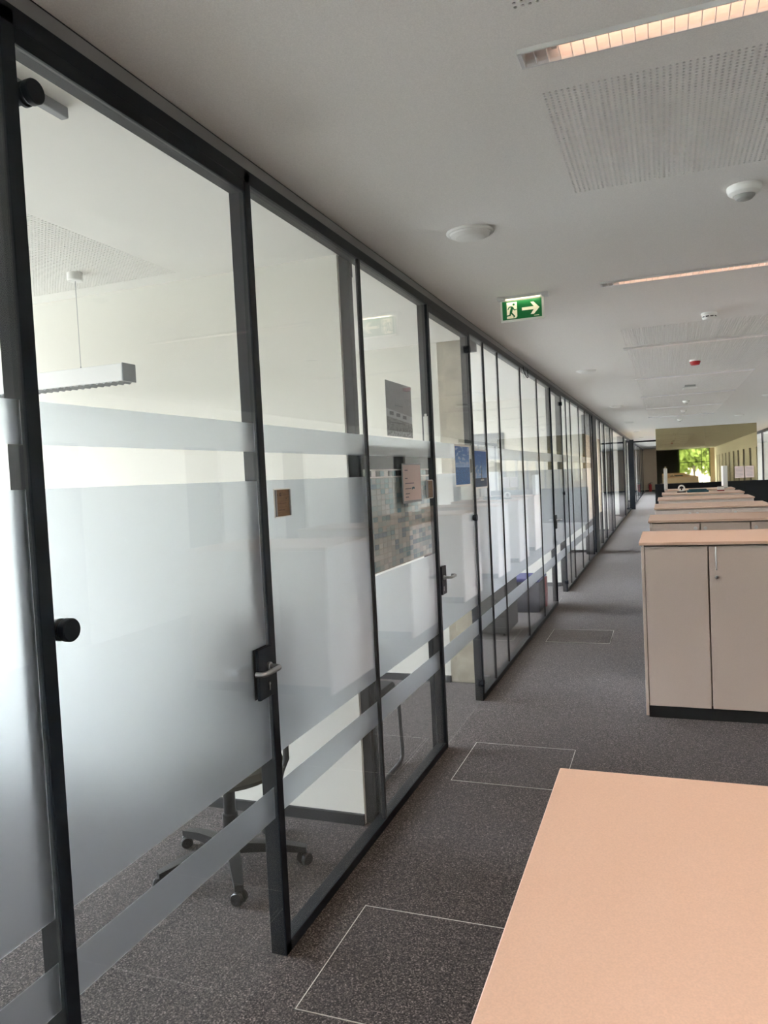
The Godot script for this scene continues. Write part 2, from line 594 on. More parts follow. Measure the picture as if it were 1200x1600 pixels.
func cross_wall(called: String, label: String, z: float, x_end: float, pillar: bool) -> void:
	# office partition at z .. z-0.10 between the facade and a narrow framed glass strip at the corridor glazing
	var s := structure(called, label)
	var xw := x_end
	if pillar:
		var c := mb()
		c.cbox(Vector3(x_end - 0.20, 0.0, z), Vector3(x_end, HO, z - 0.20), 0.004)
		obj("pillar", c, M.concrete, s)
		xw = x_end - 0.20
	var b := mb()
	b.box(Vector3(XL, 0.0, z - 0.005), Vector3(xw, HO, z - 0.105))
	obj("panel", b, M.wall, s)
	var k := mb()
	k.box(Vector3(XL + 0.16, 0.0, z + 0.012), Vector3(xw + (0.0 if pillar else 0.001), 0.052, z - 0.006))
	k.box(Vector3(XL + 0.16, 0.0, z - 0.104), Vector3(xw, 0.052, z - 0.122))
	obj("baseboard", k, M.skirting, s)
	var f := mb()
	var zc := z - 0.05
	f.cbox(Vector3(x_end, 0.0, zc - 0.025), Vector3(x_end + 0.045, HO, zc + 0.025), 0.002)
	f.box(Vector3(x_end + 0.045, 2.605, zc - 0.025), Vector3(XF - 0.063, HO, zc + 0.025))
	f.box(Vector3(x_end + 0.045, 0.0, zc - 0.025), Vector3(XF - 0.063, 0.05, zc + 0.025))
	obj("strip_frame", f, M.frame_side, s)
	var g := mb()
	g.box(Vector3(x_end + 0.045, 0.05, zc - 0.004), Vector3(XF - 0.02, 2.605, zc + 0.004))
	obj("pane", g, M.glass, s)


func left_wall() -> void:
	var w := structure("wall_left", "long black-framed glass partition with frosted bands along the corridor")
	var rail := mb()
	rail.cbox(Vector3(XF - 0.062, 2.666, 9.6), Vector3(XF, 2.712, -51.9), 0.002)
	obj("top_rail", rail, M.frame, w)
	for d in [[-1.301, -2.25], [-4.343, -5.30], [-9.41, -10.36]]:
		var h := mb()
		h.cbox(Vector3(XF - 0.055, 2.632, d[0]), Vector3(XF - 0.001, 2.668, d[1]), 0.002)
		obj("door_head", h, M.frame, w)
	var band := mb()
	band.box(Vector3(XF - 0.09, 2.712, 9.6), Vector3(XF - 0.004, 2.752, -51.9))
	tag(obj("ceiling_trim", band, M.trim, w), "grey trim strip above the black rail")
	var gap := mb()
	gap.box(Vector3(XF - 0.09, 2.752, 9.6), Vector3(XF - 0.012, 2.775, -51.9))
	obj("shadow_gap", gap, M.rubber, w)
	# bottom rails between the doors
	for d in [[9.6, -1.262], [-2.25, -4.343], [-5.30, -9.41], [-10.36, -51.9]]:
		var r := mb()
		r.cbox(Vector3(XF - 0.055, 0.0, d[0]), Vector3(XF, 0.040, d[1]), 0.002)
		obj("bottom_rail", r, M.frame, w)
	# posts
	for z in [5.0, 1.2, -1.262, -2.250, -4.303, -5.300, -9.372, -10.360, -14.600, -16.78, -18.02, -19.97, -20.93, -34.0, -37.0, -40.0, -43.0, -46.0, -49.0]:
		post(w, z, z - 0.040)
	var thick := mb()
	thick.cbox(Vector3(XF - 0.20, 0.0, -14.98), Vector3(XF + 0.004, 2.70, -15.80), 0.003)
	tag(obj("post", thick, M.frame, w), "broad black clad pillar in the glass wall")
	var thick2 := mb()
	thick2.cbox(Vector3(XF - 0.20, 0.0, -26.45), Vector3(XF + 0.004, 2.70, -27.2), 0.003)
	obj("post", thick2, M.frame, w)
	# panes, filmed as far as the offices go
	var x := XF - 0.012
	var bays := [[5.0, 1.2], [1.16, -1.262], [-2.290, -3.264], [-5.340, -5.785], [-5.785, -6.320], [-6.320, -7.365], [-7.365, -8.375], [-8.375, -9.372], [-10.40, -10.92], [-10.92, -11.456], [-11.456, -12.59], [-12.59, -13.6], [-13.6, -14.60]]
	for q in bays:
		filmed_pane(w, x, q[0], q[1], 0.04, 2.667)
	# the pane with the tile board keeps its film only outside the board
	var p := pane(w, x, -3.264, -4.303, 0.04, 2.667)
	film(p, x, -3.264, -4.303, 1.763, 1.860)
	film(p, x, -3.264, -4.303, 0.705, 1.190)
	film(p, x, -3.264, -4.303, 0.495, 0.603)
	for q in [[9.6, 5.0], [-14.64, -14.98], [-15.80, -16.78], [-16.82, -18.02], [-18.06, -19.97], [-20.01, -20.93], [-20.97, -23.7], [-23.7, -26.45], [-27.2, -30.75], [-31.0, -34.0], [-34.04, -37.0], [-37.04, -40.0], [-40.04, -43.0], [-43.04, -46.0], [-46.04, -49.0], [-49.04, -51.9]]:
		pane(w, x, q[0], q[1], 0.04, 2.667)
	for j in [[-3.264, 0.020], [-5.785, 0.018], [-6.320, 0.0045], [-7.365, 0.0045], [-8.375, 0.0045], [-10.92, 0.018], [-11.456, 0.005], [-12.59, 0.005], [-13.6, 0.005]]:
		joint(w, j[0], j[1])
	# pale strike plate on the lock post of the second door
	var sp := mb()
	sp.cbox(Vector3(XF - 0.050, 1.855, -4.302), Vector3(XF - 0.022, 2.010, -4.296), 0.001)
	sp.cbox(Vector3(XF - 0.043, 1.84, -4.302), Vector3(XF - 0.029, 2.025, -4.297), 0.001)
	tag(obj("strike_plate", sp, M.white_plastic, w), "pale plate on the dark post")
	glass_door("door_1", "nearest frosted glass door with lever handle and two round hinges", -1.301, -2.250, false)
	glass_door("door_2", "frosted glass door beside the tile board, sea poster taped to it", -4.343, -5.300, true)
	glass_door("door_3", "third frosted glass door, far along the corridor before the broad pillar", -9.412, -10.360, true)


func right_wall() -> void:
	var s := structure("wall_right", "plain pale wall with dark tall door leaves on the right of the hall")
	var z := ZB
	while z > -22.0:
		var z1 := maxf(z - 2.7, -22.4)
		var b := mb()
		b.box(Vector3(XR, 0.0, z), Vector3(XR + 0.12, 2.78, z1 + 0.85))
		b.box(Vector3(XR, 2.20, z1 + 0.85), Vector3(XR + 0.12, 2.78, z1))
		obj("panel", b, M.pale_wall, s)
		var d := mb()
		d.cbox(Vector3(XR + 0.05, 0.0, z1 + 0.85), Vector3(XR + 0.10, 2.20, z1), 0.003)
		obj("door_leaf", d, M.black_panel, s)
		z = z1
	var w := structure("wall_right_glass", "black-framed glass partition at the far right beyond the mirrored wall")
	var rail := mb()
	rail.cbox(Vector3(XR, 2.666, -22.4), Vector3(XR + 0.062, 2.763, -51.9), 0.002)
	obj("top_rail", rail, M.frame, w)
	var r := mb()
	r.cbox(Vector3(XR, 0.0, -22.4), Vector3(XR + 0.055, 0.040, -51.9), 0.002)
	obj("bottom_rail", r, M.frame, w)
	z = -22.4
	while z > -51.0:
		var z1 := z - 2.7
		var b := mb()
		b.cbox(Vector3(XR, 0.0, z), Vector3(XR + 0.062, 2.70, z - (0.30 if absf(z + 33.2) < 0.1 else 0.04)), 0.002)
		obj("post", b, M.frame, w)
		pane(w, XR + 0.012, z - 0.04, maxf(z1, -51.9), 0.04, 2.667)
		z = z1


# ---------------------------------------------------------------- shell
const FIELDS := [[-0.30, -1.868], [-2.307, -3.185], [-6.455, -7.34], [-7.62, -10.02], [-10.32, -12.70], [-13.0, -15.4], [-15.75, -18.2]]
const PX0 := -0.312
const PITCH := 0.0175
const NX := 78
const LAMPS := [0.605, -2.089, -4.783, -7.480, -10.172, -12.852, -15.55, -18.367]


func shell() -> void:
	var fl := mb()
	fl.box(Vector3(XL - 0.15, -0.20, ZB + 0.15), Vector3(XRF + 0.15, 0.0, ZE - 0.15))
	struct_mesh("floor", fl, M.carpet, "speckled dark grey carpet floor of the corridor and offices")
	# ceiling with openings for the perforated fields
	var holes := []
	for f in FIELDS:
		var rows := int(round((f[0] - f[1]) / PITCH))
		holes.append([PX0, PX0 + NX * PITCH, f[0] - rows * PITCH, f[0]])
	for z in LAMPS:
		holes.append([-0.335, 1.045, z - 0.041, z + 0.041])
	var cl := mb()
	plate(cl, XF - 0.09, XR + 0.07, ZE, ZB, HC, HC + 0.02, holes)
	cl.box(Vector3(XF - 0.09, HC + 0.06, ZB), Vector3(XR + 0.07, HC + 0.20, ZE))
	var ceil_o := struct_mesh("ceiling", cl, M.ceiling, "white plaster ceiling with perforated acoustic fields above the corridor")
	perforated(ceil_o)
	# offices: ceilings
	var co := mb()
	plate(co, XL, XF - 0.062, ZE, ZB, HO, HO + 0.02, [[-3.30, -2.19, -3.13, -1.0]])
	co.box(Vector3(XL, HO + 0.05, ZB), Vector3(XF - 0.062, HO + 0.25, ZE))
	var o2 := struct_mesh("ceiling", co, M.plain_ceiling, "white ceiling of the offices behind the left glass wall")
	office_field(o2)
	var cr := mb()
	cr.box(Vector3(XR + 0.07, HO, ZB), Vector3(XRF, HO + 0.25, ZE))
	struct_mesh("ceiling", cr, M.plain_ceiling, "white ceiling of the rooms behind the right glass wall")
	facade("wall_facade_left", "window wall of the left offices facing the daylight", XL, -1.0)
	facade("wall_facade_right", "window wall of the right rooms facing the daylight", XRF, 1.0)
	# end wall behind the camera: dark panel and a tall window
	var e := structure("wall_behind", "end wall with a dark panel and a tall window behind the camera")
	var d := mb()
	d.box(Vector3(-1.6, 0.0, ZB), Vector3(0.91, 2.95, ZB + 0.15))
	obj("dark_panel", d, M.black_panel, e)
	var b := mb()
	b.box(Vector3(XL - 0.15, 0.0, ZB), Vector3(-1.6, 2.95, ZB + 0.15))
	b.box(Vector3(3.0, 0.0, ZB), Vector3(XRF + 0.15, 2.95, ZB + 0.15))
	obj("panel", b, M.beige_wall, e)
	var win := structure("window_1", "tall window at the end of the corridor behind the camera")
	var wf := mb()
	for y in [0.0, 1.75, 2.72]:
		wf.box(Vector3(0.91, y, ZB + 0.03), Vector3(3.0, y + 0.06, ZB + 0.10))
	for wx in [0.91, 2.40, 2.94]:
		wf.box(Vector3(wx, 0.0, ZB + 0.03), Vector3(wx + 0.06, 2.78, ZB + 0.10))
	wf.box(Vector3(0.91, 2.76, ZB), Vector3(3.0, 2.95, ZB + 0.15))
	obj("window_frame", wf, M.frame, win)
	var wg := mb()
	wg.box(Vector3(0.95, 0.05, ZB + 0.06), Vector3(2.96, 2.74, ZB + 0.068))
	obj("pane", wg, M.glass, win)
	var ew := structure("wall_end", "beige end wall of the long hall")
	var eb := mb()
	eb.box(Vector3(XL - 0.15, 0.0, ZE), Vector3(XRF + 0.15, 2.95, ZE - 0.15))
	obj("panel", eb, M.beige_wall, ew)
	var es := mb()
	es.box(Vector3(XF, 0.0, ZE + 0.015), Vector3(XR, 0.09, ZE - 0.001))
	obj("baseboard", es, M.skirting, ew)
	# roof
	var rf := mb()
	rf.box(Vector3(XL - 0.3, 2.97, ZB + 0.3), Vector3(XRF + 0.3, 3.2, ZE - 0.3))
	struct_mesh("roof", rf, M.facade, "flat roof slab over the office floor")
	# cross walls of the left offices
	cross_wall("wall_cross", "white office partition wall seen through the nearest glass door", -3.25, -1.400, false)
	cross_wall("wall_cross", "office partition with a concrete pillar seen through the second door", -5.745, -1.457, true)
	cross_wall("wall_cross", "partition closing the third office further along the corridor", -10.88, -1.44, false)
	cross_wall("wall_cross", "partition behind the broad black pillar", -15.35, -1.50, false)
	for z in [-20.5, -26.8, -31.0, -38.0, -45.0]:
		cross_wall("wall_cross", "partition of a far left office, %d metres down the hall" % int(-z), z, -1.44, false)
	cross_wall("wall_cross", "partition of the office just behind the camera", -0.62, -1.44, false)
	cross_wall("wall_cross", "partition of the second office behind the camera", 4.4, -1.44, false)
	for z in [6.0, 0.5, -5.0, -10.5, -16.0, -21.5, -27.0, -33.0, -40.0, -46.0]:
		var r := mb()
		r.box(Vector3(XR + 0.30, 0.0, z), Vector3(XRF, HO, z - 0.10))
		struct_mesh("wall_cross", r, M.wall, "partition of the right rooms at %s metres from the camera" % str(-z))
	# floor hatches with thin metal edging
	for q in [[-1.142, -0.545, -2.022, -2.618], [-1.142, -0.545, -3.862, -4.458], [-1.137, -0.540, -7.29, -7.89]]:
		var h := mb()
		var t := 0.003 if q[2] > -5.0 else 0.002
		h.box(Vector3(q[0], -0.01, q[2]), Vector3(q[1], 0.0018, q[2] - t))
		h.box(Vector3(q[0], -0.01, q[3]), Vector3(q[1], 0.0018, q[3] + t))
		h.box(Vector3(q[0], -0.01, q[2]), Vector3(q[0] + t, 0.0018, q[3]))
		h.box(Vector3(q[1], -0.01, q[2]), Vector3(q[1] - t, 0.0018, q[3]))
		var hn := thing("floor_hatch", "square carpeted floor hatch with thin metal edging, %s" % ["in front of the nearest door" if q[2] > -3 else "by the tile board" if q[2] > -5 else "beyond the second cabinet row"][0], "floor hatch", Vector3.ZERO, 0.0, "floor hatches along the glass wall")
		obj("metal_edging", h, M.metal_strip, hn)
		var cp := mb()
		cp.box(Vector3(q[0] + t, -0.01, q[2] - t), Vector3(q[1] - t, 0.0010, q[3] + t))
		obj("carpet_inlay", cp, M.carpet, hn)


func facade(called: String, label: String, x: float, side: float) -> void:
	# sill wall, lintel and a ribbon of windows; side: -1 left, +1 right
	var f := structure(called, label)
	var xo := x + side * 0.15
	var b := mb()
	b.box(Vector3(x, 0.0, ZB + 0.15), Vector3(xo, 0.55, ZE - 0.15))
	b.box(Vector3(x, 2.60, ZB + 0.15), Vector3(xo, 2.97, ZE - 0.15))
	b.box(Vector3(x, 0.55, -45.5), Vector3(xo, 2.60, ZE - 0.15))
	obj("sill_wall", b, M.facade, f)
	var z := ZB
	var fr := mb()
	while z > -45.5:
		fr.box(Vector3(x + side * 0.03, 0.55, z), Vector3(x + side * 0.11, 2.60, z - 0.08))
		z -= 2.6
	fr.box(Vector3(x + side * 0.03, 0.55, ZB), Vector3(x + side * 0.11, 0.61, -45.5))
	fr.box(Vector3(x + side * 0.03, 2.54, ZB), Vector3(x + side * 0.11, 2.60, -45.5))
	obj("window_frame", fr, M.frame, f)
	var g := mb()
	g.box(Vector3(x + side * 0.066, 0.58, ZB), Vector3(x + side * 0.074, 2.57, -45.5))
	obj("pane", g, M.glass, f)


func hole_row(count: int, pitch: float, r: float, y: float) -> MB:
	# one row of square cells, each with an eight-sided hole and its rim
	var b := mb()
	var h := pitch * 0.5
	for i in count:
		var cx := (i + 0.5) * pitch
		for k in 8:
			var a0 := TAU * (k + 0.5) / 8.0
			var a1 := TAU * (k + 1.5) / 8.0
			var c0 := Vector2(cos(a0), sin(a0))
			var c1 := Vector2(cos(a1), sin(a1))
			var o0 := c0 / maxf(absf(c0.x), absf(c0.y)) * h
			var o1 := c1 / maxf(absf(c1.x), absf(c1.y)) * h
			var A := Vector3(cx + c0.x * r, y, c0.y * r)
			var B := Vector3(cx + c1.x * r, y, c1.y * r)
			var C := Vector3(cx + o1.x, y, o1.y)
			var D := Vector3(cx + o0.x, y, o0.y)
			b.quad(A, B, C, D, Vector3.DOWN)
			if k % 2 == 0 and absf(absf(o0.x) - absf(o1.x)) > 1e-5 and absf(absf(o0.y) - absf(o1.y)) > 1e-5:
				b.tri(C, D, Vector3(cx + signf(o0.x) * h, y, signf(o0.y) * h), Vector3.DOWN)
			b.quad(A, B, B + Vector3(0, 0.004, 0), A + Vector3(0, 0.004, 0), Vector3(-(c0.x + c1.x), 0, -(c0.y + c1.y)).normalized())
	return b


func hole_field(parent: Node3D, x0: float, count: int, pitch: float, za: float, zb: float, y: float, r: float, mt: Material) -> void:
	var rows := int(round((za - zb) / pitch))
	var mm := MultiMesh.new()
	mm.transform_format = MultiMesh.TRANSFORM_3D
	mm.mesh = hole_row(count, pitch, r, y).mesh()
	mm.instance_count = rows
	for k in rows:
		mm.set_instance_transform(k, Transform3D(Basis(), Vector3(x0, 0, za - (k + 0.5) * pitch)))
	var o := MultiMeshInstance3D.new()
	o.name = "perforated_field"
	o.multimesh = mm
	o.material_override = mt
	o.set_meta("kind", "stuff")
	parent.add_child(o, true)
	var f := mb()
	f.box(Vector3(x0, y + 0.0042, za), Vector3(x0 + count * pitch, y + 0.012, za - rows * pitch))
	obj("acoustic_fleece", f, M.fleece, parent)


func perforated(parent: Node3D) -> void:
	for f in FIELDS:
		hole_field(parent, PX0, NX, PITCH, f[0], f[1], HC, 0.0050, M.ceiling)


func office_field(parent: Node3D) -> void:
	hole_field(parent, -3.30, 63, 1.11 / 63.0, -1.0, -3.13, HO, 0.0048, M.plain_ceiling)


# ---------------------------------------------------------------- ceiling fittings
func louvre_lamp(z: float, k: int) -> void:
	var x0 := -0.335
	var x1 := 1.045
	var y := HC - 0.013
	var top := HC + 0.034
	var t := thing("louvre_lamp", ("slim louvred ceiling lamp just behind the camera" if k == 0 else "%s slim louvred ceiling lamp in view, set across the corridor" % ordinal(k - 1)), "ceiling lamp", Vector3(0, 0, z), 0.0, "louvred ceiling lamps across the corridor")
	var b := mb()
	b.cbox(Vector3(x0, y, 0.041), Vector3(x1, top, 0.036), 0.001)
	b.cbox(Vector3(x0, y, -0.036), Vector3(x1, top, -0.041), 0.001)
	b.cbox(Vector3(x0, y, 0.036), Vector3(x0 + 0.012, top, -0.036), 0.001)
	b.cbox(Vector3(x1 - 0.012, y, 0.036), Vector3(x1, top, -0.036), 0.001)
	b.box(Vector3(x0, top, 0.041), Vector3(x1, top + 0.004, -0.041))
	obj("housing", b, M.white_metal, t)
	var rf := mb()
	rf.box(Vector3(x0 + 0.012, top - 0.004, 0.034), Vector3(x1 - 0.012, top - 0.001, -0.034))
	for s in [-1.0, 1.0]:
		for i in 5:
			var u0 := i / 5.0
			var u1 := (i + 1) / 5.0
			var p0 := Vector2(0.0355 - 0.020 * u0 * u0, y + 0.001 + 0.042 * u0)
			var p1 := Vector2(0.0355 - 0.020 * u1 * u1, y + 0.001 + 0.042 * u1)
			var nn := Vector3(0, -(p0.x - p1.x), -s * (p1.y - p0.y)).normalized()
			rf.quad(Vector3(x0 + 0.012, p0.y, s * p0.x), Vector3(x1 - 0.012, p0.y, s * p0.x), Vector3(x1 - 0.012, p1.y, s * p1.x), Vector3(x0 + 0.012, p1.y, s * p1.x), nn)
	obj("reflector", rf, M.satin_white, t)
	var tb := mb()
	tb.cyl(Vector3(x0 + 0.10, HC + 0.018, 0), Vector3(x1 - 0.04, HC + 0.018, 0), 0.008, 12)
	obj("lamp_tube", tb, M.lamp_glow if k < 3 else M.lamp_dim, t)
	var sk := mb()
	sk.cbox(Vector3(x0 + 0.085, HC + 0.006, -0.012), Vector3(x0 + 0.10, top - 0.004, 0.012), 0.002)
	obj("lamp_holder", sk, M.grey_plastic, t)
	sk = mb()
	sk.cbox(Vector3(x1 - 0.04, HC + 0.006, -0.012), Vector3(x1 - 0.025, top - 0.004, 0.012), 0.002)
	obj("lamp_holder", sk, M.grey_plastic, t)
	# the louvres keep the light below 60 degrees, so the tube is a row of spots
	var spots := 5 if k < 3 else 3
	for i in spots:
		var l := SpotLight3D.new()
		l.name = "lamp_light"
		l.spot_angle = 61.0
		l.spot_angle_attenuation = 0.35
		l.spot_range = 12.0
		l.spot_attenuation = 2.0
		l.light_size = 0.032
		l.light_color = LAMP_COLOR
		l.light_energy = LAMP_ENERGY * (1.0 if k < 3 else 0.3) / spots
		l.shadow_enabled = true
		t.add_child(l, true)
		l.position = Vector3(lerpf(x0 + 0.14, x1 - 0.08, (i + 0.5) / spots), y - 0.004, 0)
		l.rotation_degrees = Vector3(-90, 0, 0)
	var n := 42
	var lv := mb()
	lv.box(Vector3(-0.0010, y + 0.001, -0.0345), Vector3(0.0010, y + 0.016, 0.0345))
	var lm := lv.mesh()
	for i in n:
		var o := obj("louvre_blade", lm, M.satin_white, t)
		o.position.x = x0 + 0.012 + (x1 - x0 - 0.024) * (i + 1.0) / (n + 1.0)


func dome(called: String, label: String, category: String, x: float, z: float, profile: Array, mt: Material, y := HC) -> Node3D:
	var t := thing(called, label, category, Vector3(x, y, z))
	var b := mb()
	b.lathe(Vector3.ZERO, Vector3.DOWN, profile, 32)
	obj("housing", b, mt, t)
	return t


func ceiling_fittings() -> void:
	for k in LAMPS.size():
		louvre_lamp(LAMPS[k], k)
	var zs := [-3.445, -8.86, -14.32, -19.83, -25.2, -30.4]
	for k in zs.size():
		for side in 2:
			if side == 1 and k < 2:
				continue
			var t := dome("ceiling_speaker", "%s round white ceiling speaker %s, counted from the camera" % [ordinal(k), "along the left glass wall" if side == 0 else "right of the cabinet rows"], "ceiling speaker", -0.808 if side == 0 else 1.68, zs[k], [[0.0, 0.0], [0.109, 0.0], [0.109, 0.004], [0.104, 0.009], [0.096, 0.011]], M.white_plastic)
			t.set_meta("group", "round ceiling speakers")
			var g := mb()
			g.lathe(Vector3.ZERO, Vector3.DOWN, [[0.096, 0.008], [0.090, 0.016], [0.066, 0.026], [0.034, 0.031], [0.0, 0.032]], 32)
			obj("grille", g, M.white_plastic, t)
	# presence detector
	var s1 := dome("presence_detector", "large white domed presence detector behind the perforated ceiling field", "detector", 0.333, -3.44, [[0.0, 0.0], [0.066, 0.0], [0.066, 0.010], [0.060, 0.026], [0.046, 0.036], [0.042, 0.037]], M.white_plastic)
	var l1 := mb()
	l1.lathe(Vector3.ZERO, Vector3.DOWN, [[0.042, 0.030], [0.040, 0.040], [0.030, 0.050], [0.016, 0.055], [0.0, 0.056]], 32)
	obj("lens", l1, M.grey_plastic, s1)
	# smoke detector
	var s2 := dome("smoke_detector", "cream smoke detector with a dark slot before the third lamp", "smoke detector", 0.338, -6.15, [[0.0, 0.0], [0.056, 0.0], [0.056, 0.016], [0.050, 0.020], [0.050, 0.040], [0.044, 0.050], [0.0, 0.052]], M.white_plastic)
	var sl := mb()
	for i in 10:
		var a := TAU * i / 10.0
		var c := Vector3(cos(a), 0, sin(a))
		var tt := Vector3(-sin(a), 0, cos(a))
		sl.quad(c * 0.0506 - tt * 0.012 + Vector3(0, -0.026, 0), c * 0.0506 + tt * 0.012 + Vector3(0, -0.026, 0), c * 0.0506 + tt * 0.012 + Vector3(0, -0.034, 0), c * 0.0506 - tt * 0.012 + Vector3(0, -0.034, 0), c)
	obj("vent_slot", sl, M.black_plastic, s2)
	# red siren
	var s3 := dome("alarm_siren", "red fire alarm siren on a white base between the lamps", "siren", 0.331, -8.79, [[0.0, 0.0], [0.056, 0.0], [0.056, 0.018], [0.0, 0.018]], M.white_plastic)
	var rd := mb()
	rd.lathe(Vector3.ZERO, Vector3.DOWN, [[0.055, 0.018], [0.052, 0.034], [0.042, 0.056], [0.0, 0.060]], 28)
	obj("sounder", rd, M.red_plastic, s3)
	# wireless box
	var s4 := thing("access_point", "flat rectangular white box hanging from the ceiling beyond the siren", "wireless box", Vector3(0.36, HC, -11.55))
	var bx := mb()
	bx.cbox(Vector3(-0.10, -0.060, -0.09), Vector3(0.10, -0.030, 0.09), 0.006)
	obj("housing", bx, M.white_plastic, s4)
	var br := mb()
	br.box(Vector3(-0.07, -0.030, -0.05), Vector3(0.07, 0.0, 0.05))
	obj("bracket", br, M.grey_plastic, s4)
	for q in [[0.373, -14.28, "small white detector just beyond the rectangular ceiling box"], [0.383, -16.75, "small white detector, second beyond the rectangular ceiling box"], [0.363, -19.93, "small white detector nearest the bronze mirrored wall"]]:
		var d := dome("ceiling_detector", q[2], "detector", q[0], q[1], [[0.0, 0.0], [0.058, 0.0], [0.058, 0.016], [0.050, 0.036], [0.030, 0.050], [0.0, 0.054]], M.white_plastic)
		var ln := mb()
		ln.lathe(Vector3.ZERO, Vector3.DOWN, [[0.028, 0.0505], [0.020, 0.058], [0.0, 0.061]], 20)
		obj("lens", ln, M.grey_plastic, d)
	exit_sign()


func exit_sign() -> void:
	var t := thing("exit_sign", "green emergency exit sign with running figure and right arrow", "exit sign", Vector3(0, 0, -4.81))
	var b := mb()
	b.cbox(Vector3(-0.955, HC - 0.018, -0.024), Vector3(-0.655, HC - 0.0, 0.024), 0.002)
	b.cbox(Vector3(-0.967, HC - 0.024, -0.026), Vector3(-0.925, HC - 0.0, 0.026), 0.002)
	b.cbox(Vector3(-0.690, HC - 0.024, -0.026), Vector3(-0.648, HC - 0.0, 0.026), 0.002)
	obj("ceiling_bar", b, M.white_metal, t)
	var tb := mb()
	tb.cyl(Vector3(-0.915, HC - 0.021, 0.016), Vector3(-0.700, HC - 0.021, 0.016), 0.004, 10)
	obj("lamp_tube", tb, M.sign_tube, t)
	var l := AreaLight3D.new()
	l.name = "sign_light"
	l.area_size = Vector2(0.21, 0.008)
	l.light_color = Color(1.0, 0.96, 0.84)
	l.light_energy = 0.004
	l.shadow_enabled = true
	t.add_child(l)
	l.position = Vector3(-0.8075, HC - 0.027, 0.018)
	l.rotation_degrees = Vector3(-90, 0, 0)
	var x0 := -0.947
	var x1 := -0.684
	var y0 := 2.606
	var y1 := 2.748
	var f := mb()
	f.box(Vector3(x0 - 0.004, y0 - 0.003, -0.004), Vector3(x0 + 0.002, y1, 0.004))
	f.box(Vector3(x1 - 0.002, y0 - 0.003, -0.004), Vector3(x1 + 0.006, y1, 0.004))
	f.box(Vector3(x0 - 0.004, y0 - 0.003, -0.004), Vector3(x1 + 0.006, y0 + 0.003, 0.004))
	obj("acrylic_edge", f, M.white_plastic, t)
	var w := mb()
	w.box(Vector3(x0, y0, -0.003), Vector3(x1, y1, 0.003))
	obj("backing", w, M.white_plastic, t)
	var gx0 := x0 + 0.008
	var gx1 := x1 - 0.008
	var gy0 := y0 + 0.012
	var gy1 := y1 - 0.014
	var gw := gx1 - gx0
	var gh := gy1 - gy0
	for s in [1.0, -1.0]:
		var zz: float = 0.0035 * s
		var ux := Vector3(gw * s, 0, 0)
		var org := Vector3(gx0 if s > 0.0 else gx1, gy0, zz)
		var g := mb()
		g.prism(PackedVector2Array([Vector2(0, 0), Vector2(1, 0), Vector2(1, 1), Vector2(0, 1)]), org, ux, Vector3(0, gh, 0), 0.001)
		var panel := obj("green_panel", g, M.sign_green, t)
		var org2 := org + Vector3(0, 0, 0.0006 * s)
		# white door opening
		var dr := mb()
		dr.prism(PackedVector2Array([Vector2(0.11, 0.06), Vector2(0.34, 0.06), Vector2(0.375, 0.14), Vector2(0.375, 0.93), Vector2(0.115, 0.93)]), org2, ux, Vector3(0, gh, 0), 0.0006)
		obj("door_symbol", dr, M.sign_cream, panel)
		var ar := mb()
		ar.prism(PackedVector2Array([Vector2(0.50, 0.42), Vector2(0.80, 0.42), Vector2(0.715, 0.17), Vector2(0.80, 0.17), Vector2(0.945, 0.50), Vector2(0.80, 0.83), Vector2(0.715, 0.83), Vector2(0.80, 0.58), Vector2(0.50, 0.58)]), org2, ux, Vector3(0, gh, 0), 0.0006)
		obj("arrow_symbol", ar, M.sign_cream, panel)
		var org3 := org + Vector3(0, 0, 0.0012 * s)
		var man := mb()
		var head := PackedVector2Array()
		for k in 14:
			head.append(Vector2(0.292 + 0.030 * cos(TAU * k / 14), 0.80 + 0.062 * sin(TAU * k / 14)))
		for poly in [head,
				PackedVector2Array([Vector2(0.235, 0.72), Vector2(0.285, 0.66), Vector2(0.245, 0.36), Vector2(0.185, 0.42)]),
				PackedVector2Array([Vector2(0.235, 0.72), Vector2(0.165, 0.70), Vector2(0.130, 0.55), Vector2(0.150, 0.53), Vector2(0.180, 0.645), Vector2(0.240, 0.66)]),
				PackedVector2Array([Vector2(0.265, 0.70), Vector2(0.315, 0.53), Vector2(0.368, 0.55), Vector2(0.368, 0.50), Vector2(0.300, 0.475), Vector2(0.250, 0.62)]),
				PackedVector2Array([Vector2(0.190, 0.42), Vector2(0.245, 0.40), Vector2(0.205, 0.20), Vector2(0.105, 0.18), Vector2(0.105, 0.24), Vector2(0.175, 0.27)]),
				PackedVector2Array([Vector2(0.200, 0.42), Vector2(0.245, 0.38), Vector2(0.325, 0.17), Vector2(0.300, 0.10), Vector2(0.275, 0.10), Vector2(0.282, 0.17), Vector2(0.215, 0.32)])]:
			man.prism(poly, org3, ux, Vector3(0, gh, 0), 0.0006)
		obj("running_figure", man, M.sign_green, panel)
		var small := mb()
		small.prism(PackedVector2Array([Vector2(0.80, 0.075), Vector2(0.93, 0.075), Vector2(0.93, 0.105), Vector2(0.80, 0.105)]), org2, ux, Vector3(0, gh, 0), 0.0006)
		obj("small_print", small, M.sign_cream, panel)


